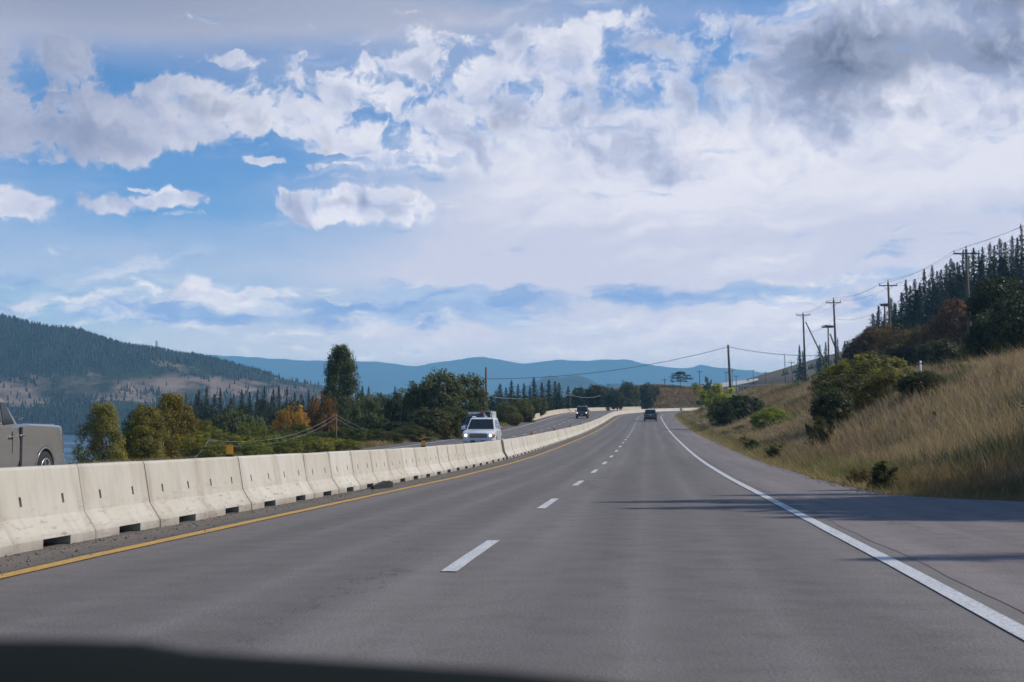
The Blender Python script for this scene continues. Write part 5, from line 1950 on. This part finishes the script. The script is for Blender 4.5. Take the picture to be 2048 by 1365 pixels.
for i in range(46):
    Yw = math.exp(rw_.uniform(math.log(24), math.log(120)))
    ow = float(edge_r(Yw)) + rw_.choice([rw_.uniform(0.5, 2.2), rw_.uniform(2, 13)])
    Xw = float(xr(Yw)) + ow
    if Xw / Yw > 0.40:
        continue
    hw_ = rw_.uniform(0.25, 0.75)
    tree('shrub', "weed_clump", Xw, Yw, ground_at(Xw, Yw) - 0.05, hw_ * rw_.uniform(1.0, 1.9), hw_, rw_.choice([(0.085, 0.10, 0.04), (0.12, 0.115, 0.045), (0.16, 0.115, 0.06), (0.06, 0.075, 0.036)]),
         "small weed clump in the dry grass of the right bank", "weed", "weed clumps on the right bank")
# --- red and green broadleaf trees before the wooded hill
for px, top, w, Yt, c, lb in [
    (1742, 640, 112, 185, (0.105, 0.066, 0.040), "reddish tree at the left end before the wooded hill"),
    (1715, 668, 70, 190, (0.075, 0.062, 0.034), "low brownish green tree left of the reddish tree"),
    (1800, 652, 110, 170, (0.120, 0.085, 0.038), "russet tree behind the middle crossarm pole"),
    (1856, 640, 100, 160, (0.110, 0.082, 0.042), "dull russet tree left of the tall red-topped one"),
    (1912, 588, 130, 150, (0.115, 0.066, 0.052), "tall red-topped autumn tree behind the nearest power pole"),
    (1880, 668, 120, 138, (0.058, 0.060, 0.032), "dark green tree below the red-topped tree"),
    (1800, 690, 120, 150, (0.050, 0.050, 0.030), "dark tree below the russet trees"),
    (1960, 668, 90, 122, (0.10, 0.10, 0.036), "yellow-green tree at the foot of the dark trees"),
    (1745, 695, 90, 165, (0.048, 0.050, 0.028), "dark bush below the reddish tree"),
]:
    mes = 'fine' if c[0] > 0.09 else 'round'
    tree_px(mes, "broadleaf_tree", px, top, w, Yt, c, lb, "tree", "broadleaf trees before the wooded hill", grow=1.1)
for px, top, w, Yt, lb in [
    (2010, 530, 150, 112, "big dark green tree at the picture's right edge"),
    (1985, 610, 110, 105, "dark green tree just left of the big one at the right edge"),
    (2045, 590, 120, 96, "dark tree cut by the picture's right edge"),
]:
    tree_px('round', "broadleaf_tree", px, top, w, Yt, (0.044, 0.058, 0.032), lb, "tree", "dark trees at the right edge", grow=1.1)
# --- conifers on the wooded hill: the skyline first, then those below it
RC = "conifers on the wooded hill"
sky_line = [(1600, 690, 420), (1606, 702, 410), (1640, 690, 400), (1652, 684, 390), (1676, 676, 380), (1690, 682, 370), (1704, 690, 360), (1748, 628, 300), (1759, 612, 310), (1771, 625, 300), (1784, 596, 305), (1792, 606, 300), (1806, 585, 270), (1815, 560, 268), (1823, 572, 272), (1833, 559, 262), (1843, 566, 275), (1852, 538, 262), (1861, 560, 270), (1868, 531, 262), (1878, 543, 268), (1886, 540, 262), (1897, 528, 258),
            (1906, 518, 262), (1912, 526, 258), (1919, 525, 262), (1931, 500, 250), (1941, 512, 256), (1952, 496, 246), (1962, 508, 252), (1970, 494, 248), (1985, 486, 244), (1994, 492, 250), (2005, 478, 246), (2016, 485, 240), (2030, 472, 238), (2040, 476, 242), (2048, 448, 232), (2060, 462, 236)]
for i, (px, top, Yt) in enumerate(sky_line):
    far = px < 1720
    tree_px(rc.choice(['fir', 'fir', 'pine']), "conifer", px, top, rc.uniform(44, 62) if not far else rc.uniform(22, 32), Yt, G_FIR if rc.random() < .6 else G_FIR2,
            "small dark conifer on the far dark hill beyond the power poles" if far else "tall dark conifer on the skyline of the wooded hill", "conifer", "conifers on the far dark hill" if far else RC, grow=1.0)
for i in range(110):
    px = rc.uniform(1735, 2075)
    sl = np.interp(px, [1735, 1750, 1800, 1850, 1930, 2048, 2080], [690, 640, 590, 550, 510, 478, 470])
    top = sl + rc.uniform(14, 150)
    if top > 700:
        continue
    Yt = 262 - (top - sl) * 0.55 + rc.uniform(-8, 8)
    tree_px(rc.choice(['fir', 'fir', 'pine']), "conifer", px, top, rc.uniform(46, 64), Yt, G_FIR if rc.random() < .6 else G_FIR2, "dark conifer in the wooded hillside below the skyline", "conifer", "conifers lower on the wooded hill", grow=1.0)
# --- spruces at the right of the road: one whose boughs reach into the picture, and unseen ones inferred from the shadows, with more added to widen them
tree('spruce', "spruce_tree", 14.75, 36.0, ground_at(14.75, 36) - 0.1, 4.0, 4.2, (0.026, 0.040, 0.024), "near spruce reaching in from the right edge above the dry grass", "conifer")
for X, Y_, w, h in ((17.6, 24.6, 9.0, 12.0), (20.5, 22.4, 9.0, 12.5), (20.5, 26.6, 8.5, 11.5), (19.0, 23.0, 9.0, 10.5), (25.5, 24.2, 10.0, 15.0), (18.2, 15.5, 7.0, 12.6), (21.0, 14.4, 8.0, 12.5), (18.6, 26.9, 8.5, 12.0), (18.8, 21.4, 8.5, 11.5), (20.5, 29.5, 7.0, 11.0), (23.5, 32.0, 7.0, 11.5), (20.0, 31.0, 5.0, 7.0)):
    tree('spruce', "spruce_tree", X, Y_, ground_at(X, Y_) - 0.1, w, h, (0.026, 0.040, 0.024), "spruce on the bank beyond the right edge throwing its shadow on the road", "conifer", "spruces beyond the right edge")
for X, Y_, w, h in ((21.0, 24.6, 8.0, 11.5), (20.5, 22.6, 6.5, 9.5), (22.5, 26.6, 7.0, 11.5), (20.5, 14.6, 4.6, 11.0)):  # unseen trees added to broaden the shadow over the shoulder
    tree('round', "broadleaf_tree", X, Y_, ground_at(X, Y_) - 0.1, w, h, (0.06, 0.08, 0.04), "unseen broadleaf tree added beyond the right edge to shade the shoulder", "tree", "added broadleaf trees beyond the right edge")

# ------------------------------------------------------------------ masses nobody could count
def cone_forest(name, pts, hts, seed, label, color, mat, wr=0.34):
    """A far wood as one mesh: each tree two stacked ragged cones."""
    rng = np.random.default_rng(seed)
    n = len(pts)
    k = 5
    V, Fc, Cc = [], [], []
    a = np.linspace(0, 2 * np.pi, k, endpoint=False)
    off = 0
    ang = rng.uniform(0, 6.28, (n, 1)) + a[None]
    for lev, (z0, z1, r) in enumerate(((0.0, 0.62, 0.5), (0.34, 0.85, 0.36), (0.62, 1.0, 0.2))):
        rr = r * wr * hts[:, None] * rng.uniform(0.6, 1.2, (n, k))
        ring = np.stack([pts[:, None, 0] + np.cos(ang) * rr, pts[:, None, 1] + np.sin(ang) * rr, pts[:, None, 2] + (z0 + rng.uniform(-0.06, 0.06, (n, k))) * hts[:, None]], -1)
        tip = np.stack([pts[:, 0] + rng.normal(0, 0.02, n) * hts, pts[:, 1], pts[:, 2] + z1 * hts], -1)[:, None]
        vv = np.concatenate([ring, tip], 1)
        V.append(vv.reshape(-1, 3))
        base = off + np.arange(n)[:, None] * (k + 1)
        for j in range(k):
            Fc.append(np.stack([base[:, 0] + j, base[:, 0] + (j + 1) % k, base[:, 0] + k], -1))
        off += n * (k + 1)
        Cc.append(np.repeat(rng.uniform(0.6, 1.4, (n, 1)), (k + 1), 0) * np.ones(3))
    o = link(name, mesh_np(name, np.concatenate(V), np.concatenate(Fc).ravel(), 3, False, np.concatenate(Cc)), mat)
    o.color = (*color, 1)
    return tag(o, label, kind="stuff")


rf = np.random.default_rng(4)
# the hill across the lake: dense above, thinning to scattered trees on the bare slopes
n = 26000
Yc = rf.uniform(1170, 1620, n)
Xc = (rf.uniform(-260, 900, n) - 1024) / F * Yc
zc = hill_z(Xc, Yc)
hh = zc + (fbm(Xc * 0.02, Yc * 0.02, 77, 4) - 0.5) * 46
dens = np.clip(sst(hh, 42, 58) + (1 - sst(hh, 14, 30)) * 0.95 + 0.045, 0, 1) * (0.35 + 0.65 * sst(fbm(Xc * 0.035, Yc * 0.035, 78, 3), 0.30, 0.5))
keep = rf.random(n) < dens
pts = np.stack([Xc, Yc, zc - 0.5], -1)[keep]
cone_forest("forest", pts, rf.uniform(2.5, 7.0, len(pts)), 3, "dark forest covering the hill across the lake", (0.016, 0.022, 0.014), M_NEEDLE, 0.5)
# woods on the plain behind the roadside trees
n = 3000
Yc = np.exp(rf.uniform(np.log(440), np.log(1000), n))
Xc = (rf.uniform(300, 1140, n) - 1024) / F * Yc
zc = gh(Xc, Yc)
ok = (zc > LAKE_Z + 0.4) & (zc < -4.5) & (Xc < xr(Yc) - 46)
pts = np.stack([Xc, Yc, zc - 0.5], -1)[ok]
cone_forest("treeline", pts, rf.uniform(6, 11, len(pts)), 5, "dark wood on the plain behind the roadside trees", (0.034, 0.050, 0.028), M_NEEDLE, 0.5)
# scrub on the far dark hill at the right
n = 2600
Yc = rf.uniform(330, 640, n)
Xc = (rf.uniform(1505, 1790, n) - 1024) / F * Yc
zc = gh(Xc, Yc)
ok = (fbm(Xc * 0.06, Yc * 0.06, 90, 3) > 0.44) & (Xc > xr(Yc) + 24)
pts = np.stack([Xc, Yc, zc - 0.3], -1)[ok]
cone_forest("shrubbery", pts, rf.uniform(1.0, 3.0, len(pts)), 6, "dark scrub on the far hill beyond the power poles", (0.052, 0.058, 0.034), M_NEEDLE, 1.0)


# ------------------------------------------------------------------ grass
def grass(name, X, Y, h, w, cols, label, seed, lean=0.5, sink=0.03, wind=0.35):
    rng = np.random.default_rng(seed)
    n = len(X)
    z = gh(X, Y) - sink
    a = rng.uniform(0, 2 * np.pi, n)
    ax, ay = np.cos(a), np.sin(a)
    lx = rng.normal(0, lean, n) * h - wind * h * 0.5
    ly = rng.normal(0, lean * 0.6, n) * h
    b0 = np.stack([X - ax * w, Y - ay * w, z], -1)
    b1 = np.stack([X + ax * w, Y + ay * w, z], -1)
    m0 = np.stack([X + lx * 0.4 - ax * w * 0.7, Y + ly * 0.4 - ay * w * 0.7, z + h * 0.6], -1)
    m1 = np.stack([X + lx * 0.4 + ax * w * 0.7, Y + ly * 0.4 + ay * w * 0.7, z + h * 0.6], -1)
    tp = np.stack([X + lx, Y + ly, z + h * 0.97], -1)
    V = np.stack([b0, b1, m1, m0, tp], 1).reshape(-1, 3)
    i = np.arange(n)[:, None] * 5
    T = np.concatenate([i + np.array([[0, 1, 2]]), i + np.array([[0, 2, 3]]), i + np.array([[3, 2, 4]])], 1)
    o = link(name, mesh_np(name, V, T.ravel(), 3, False, np.repeat(cols, 5, 0)), M_GRASS)
    return tag(o, label, kind="stuff")


def spread(n, y0, y1, o0, o1, seed, pw=1.0):
    """Points on the ground, thinning with distance."""
    rng = np.random.default_rng(seed)
    u = rng.random(n)
    Y = np.exp(np.log(y0) + (np.log(y1) - np.log(y0)) * u ** pw)
    o = o0 + (o1 - o0) * rng.random(n)
    m = slope(Y)
    L = np.sqrt(1 + m * m)
    return xr(Y) + o / L, Y - o * m / L, o, rng


def tint(X, Y, o, rng, dry, green, red, gshare=0.35):
    n = len(X)
    f = fbm(X * 0.35, Y * 0.22, 31, 4)
    g = fbm(X * 0.16 + 50, Y * 0.1, 32, 3)
    wgt = sst(f, 0.50, 0.64)[:, None] * gshare * 2
    c = np.array(dry) * (1 - np.clip(wgt, 0, 1)) + np.array(green) * np.clip(wgt, 0, 1)
    w2 = sst(g, 0.52, 0.66)[:, None] * 0.75
    c = c * (1 - w2) + np.array(red) * w2
    return c * rng.uniform(0.6, 1.35, (n, 1))


DRY, GREEN, RED = (0.30, 0.222, 0.168), (0.082, 0.088, 0.056), (0.20, 0.135, 0.108)
# tall dry grass on the right bank
X, Y, o, rg = spread(360000, 9, 260, 11.2, 32, 51, 0.9)
ok = (X / Y < 0.47) & (o > edge_r(Y) + 1.6) & (fbm(X * 1.1, Y * 0.8, 36, 3) > 0.33)
X, Y, o = X[ok], Y[ok], o[ok]
patch = fbm(X * 0.5, Y * 0.4, 33, 3)
tuft = fbm(X * 1.6, Y * 1.1, 35, 2)
h = rg.uniform(0.28, 0.78, len(X)) * (0.40 + 0.8 * patch + 0.45 * tuft) * (0.7 + 0.3 * sst(o - edge_r(Y), 1.6, 4.6))
w = np.maximum(0.006, Y * 0.00022) * rg.uniform(0.6, 1.2, len(X))
stalk = rg.random(len(X)) < 0.10
h[stalk] *= 1.55
w[stalk] *= 0.7
grass("bank_grass", X, Y, h, w, tint(X, Y, o, rg, DRY, GREEN, RED, 0.5), "tall dry tan grass leaning on the right bank", 52, 0.38)
# shorter greener verge along the shoulder
X, Y, o, rg = spread(190000, 9, 330, 9.35, 12.2, 61, 0.85)
o = o - 9.42 + edge_r(Y)
X = xr(Y) + o / np.sqrt(1 + slope(Y) ** 2)
od = o - edge_r(Y) + 9.42
edge = edge_r(Y) + 0.5 * fbm(X * 0.7, Y * 0.5, 71, 3)
ok = (o > edge) & (X / Y < 0.47)
X, Y, o = X[ok], Y[ok], o[ok]
od = od[ok]
strip_ = (1 - sst(od, 9.75, 10.5))[:, None]
c = tint(X, Y, o, rg, (0.20, 0.165, 0.095), (0.095, 0.105, 0.042), (0.19, 0.13, 0.08), 0.55)
c = c * (1 - strip_ * 0.7) + np.array((0.33, 0.25, 0.13)) * strip_ * 0.7 * rg.uniform(0.7, 1.3, (len(X), 1))
h = rg.uniform(0.08, 0.34, len(X)) * (0.45 + 0.75 * sst(od, 9.6, 11.2)) * rg.choice([1.0, 1.0, 1.0, 1.8], len(X))
grass("verge_grass", X, Y, h, np.maximum(0.005, Y * 0.00020) * rg.uniform(0.6, 1.2, len(X)), c, "short green and yellow grass along the right shoulder", 62, 0.6)
# field below the guardrail and the rest of the right side, coarser
X, Y, o, rg = spread(120000, 90, 300, 11, 46, 81, 1.0)
grass("field_grass", X, Y, rg.uniform(0.3, 0.8, len(X)), np.maximum(0.02, Y * 0.00025), tint(X, Y, o, rg, DRY, GREEN, (0.24, 0.155, 0.095), 0.3), "tan grass field between the highway and the guardrail", 82, 0.4)
# left verge, the knoll
X, Y, o, rg = spread(60000, 40, 330, -14.5, -10.75, 91, 1.0)
grass("verge_grass", X, Y, rg.uniform(0.1, 0.5, len(X)), np.maximum(0.012, Y * 0.00022), tint(X, Y, o, rg, (0.30, 0.22, 0.13), (0.12, 0.12, 0.05), (0.22, 0.14, 0.08), 0.35), "dry brown grass along the oncoming road's outer shoulder", 92, 0.5)
n = 60000
Xk, Yk = rf.uniform(8, 82, n), rf.uniform(395, 475, n)
ok = (Xk - xr(Yk)) / np.sqrt(1 + slope(Yk) ** 2) < -11.6
Xk, Yk = Xk[ok], Yk[ok]
grass("knoll_grass", Xk, Yk, rf.uniform(0.25, 0.9, len(Xk)), np.full(len(Xk), 0.10), tint(Xk, Yk, Xk, rf, (0.27, 0.17, 0.085), (0.13, 0.11, 0.05), (0.20, 0.115, 0.065), 0.35), "brown dry grass covering the knoll beyond the bend", 94, 0.5)


# loose gravel along the pavement's edges
def stones(name, n, y0, y1, side, seed, label):
    rng = np.random.default_rng(seed)
    Y = np.exp(rng.uniform(np.log(y0), np.log(y1), n))
    o = edge_r(Y) + 0.05 + rng.normal(0, 0.22, n) if side else -0.95 + np.abs(rng.normal(0, 0.30, n)) + 0.18
    m = slope(Y)
    L = np.sqrt(1 + m * m)
    X = xr(Y) + o / L
    Y2 = Y - o * m / L
    z = zroad(o, Y) + 0.004
    r_ = rng.uniform(0.004, 0.013, n) * rng.choice([1, 1, 1, 1.7], n)
    d = np.array([[1, 0, 0], [0, 1, 0], [-1, 0, 0], [0, -1, 0], [0, 0, 0.9], [0, 0, -0.4]], float)
    a = rng.uniform(0, 6.28, n)
    P = d[None] * r_[:, None, None] * rng.uniform(0.6, 1.2, (n, 6, 1))
    c, s_ = np.cos(a)[:, None], np.sin(a)[:, None]
    Q = np.stack([P[..., 0] * c - P[..., 1] * s_ + X[:, None], P[..., 0] * s_ + P[..., 1] * c + Y2[:, None], P[..., 2] + z[:, None] + r_[:, None] * 0.25], -1)
    f = np.array([[0, 1, 4], [1, 2, 4], [2, 3, 4], [3, 0, 4], [1, 0, 5], [2, 1, 5], [3, 2, 5], [0, 3, 5]])
    T = np.arange(n)[:, None, None] * 6 + f[None]
    col = np.repeat(rng.uniform(0.5, 1.4, (n, 1)) * np.array([[0.19, 0.165, 0.145]]), 6, 0)
    t = NT("gravel_stone")
    t.set(t.N('ShaderNodeAttribute', attribute_name='Col').outputs['Color'], 0.9, 0, 0.2)
    return tag(link(name, mesh_np(name, Q.reshape(-1, 3), T.ravel(), 3, False, col), t.m), label, kind="stuff")


stones("gravel", 5000, 9, 90, True, 5, "loose gravel along the right pavement edge")
stones("gravel", 1500, 9, 60, False, 6, "loose grit at the foot of the median barrier")


# ------------------------------------------------------------------ our own car's dashboard along the bottom of the view
def dashboard():
    xs = np.linspace(-1.15, 0.78, 60)
    edge = np.interp(xs, [-1.15, -0.80, -0.32, -0.235, -0.225, 0.0, 0.10, 0.35, 0.78], [-0.142, -0.1315, -0.1305, -0.132, -0.137, -0.1515, -0.163, -0.21, -0.25])
    rows = []
    # from the windscreen side over the padded top to the near side and down
    sec = [(0.98, -0.45), (0.985, -0.12), (0.975, -0.06), (0.95, -0.022), (0.91, -0.004), (0.87, 0.0), (0.80, -0.006), (0.68, -0.03), (0.56, -0.06), (0.50, -0.085), (0.47, -0.13), (0.46, -0.45)]
    for y, dz in sec:
        rows.append(np.stack([xs, np.full_like(xs, y) - 0.05 * xs ** 2, edge + dz], -1))
    return grid_mesh("dashboard", np.array(rows))


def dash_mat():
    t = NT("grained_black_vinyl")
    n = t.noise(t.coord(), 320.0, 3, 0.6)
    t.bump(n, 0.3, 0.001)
    return t.set(t.mix(n, (0.006, 0.008, 0.0075), (0.012, 0.015, 0.014)), 0.9, 0, 0.05)  # black vinyl darkened further in place of the absent car roof's shade


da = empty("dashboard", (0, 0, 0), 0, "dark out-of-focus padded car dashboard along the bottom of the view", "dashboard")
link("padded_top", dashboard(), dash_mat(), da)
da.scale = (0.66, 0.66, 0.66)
bs = MB()
for x0, x1 in ((-1.1, 0.7),):
    bs.box((-0.2, 0.72, -0.78), (1.7, 0.36, 0.56))
bs.build("lower_panel", plain("dark_panel", (0.02, 0.022, 0.022), 0.7), da, 0.02)
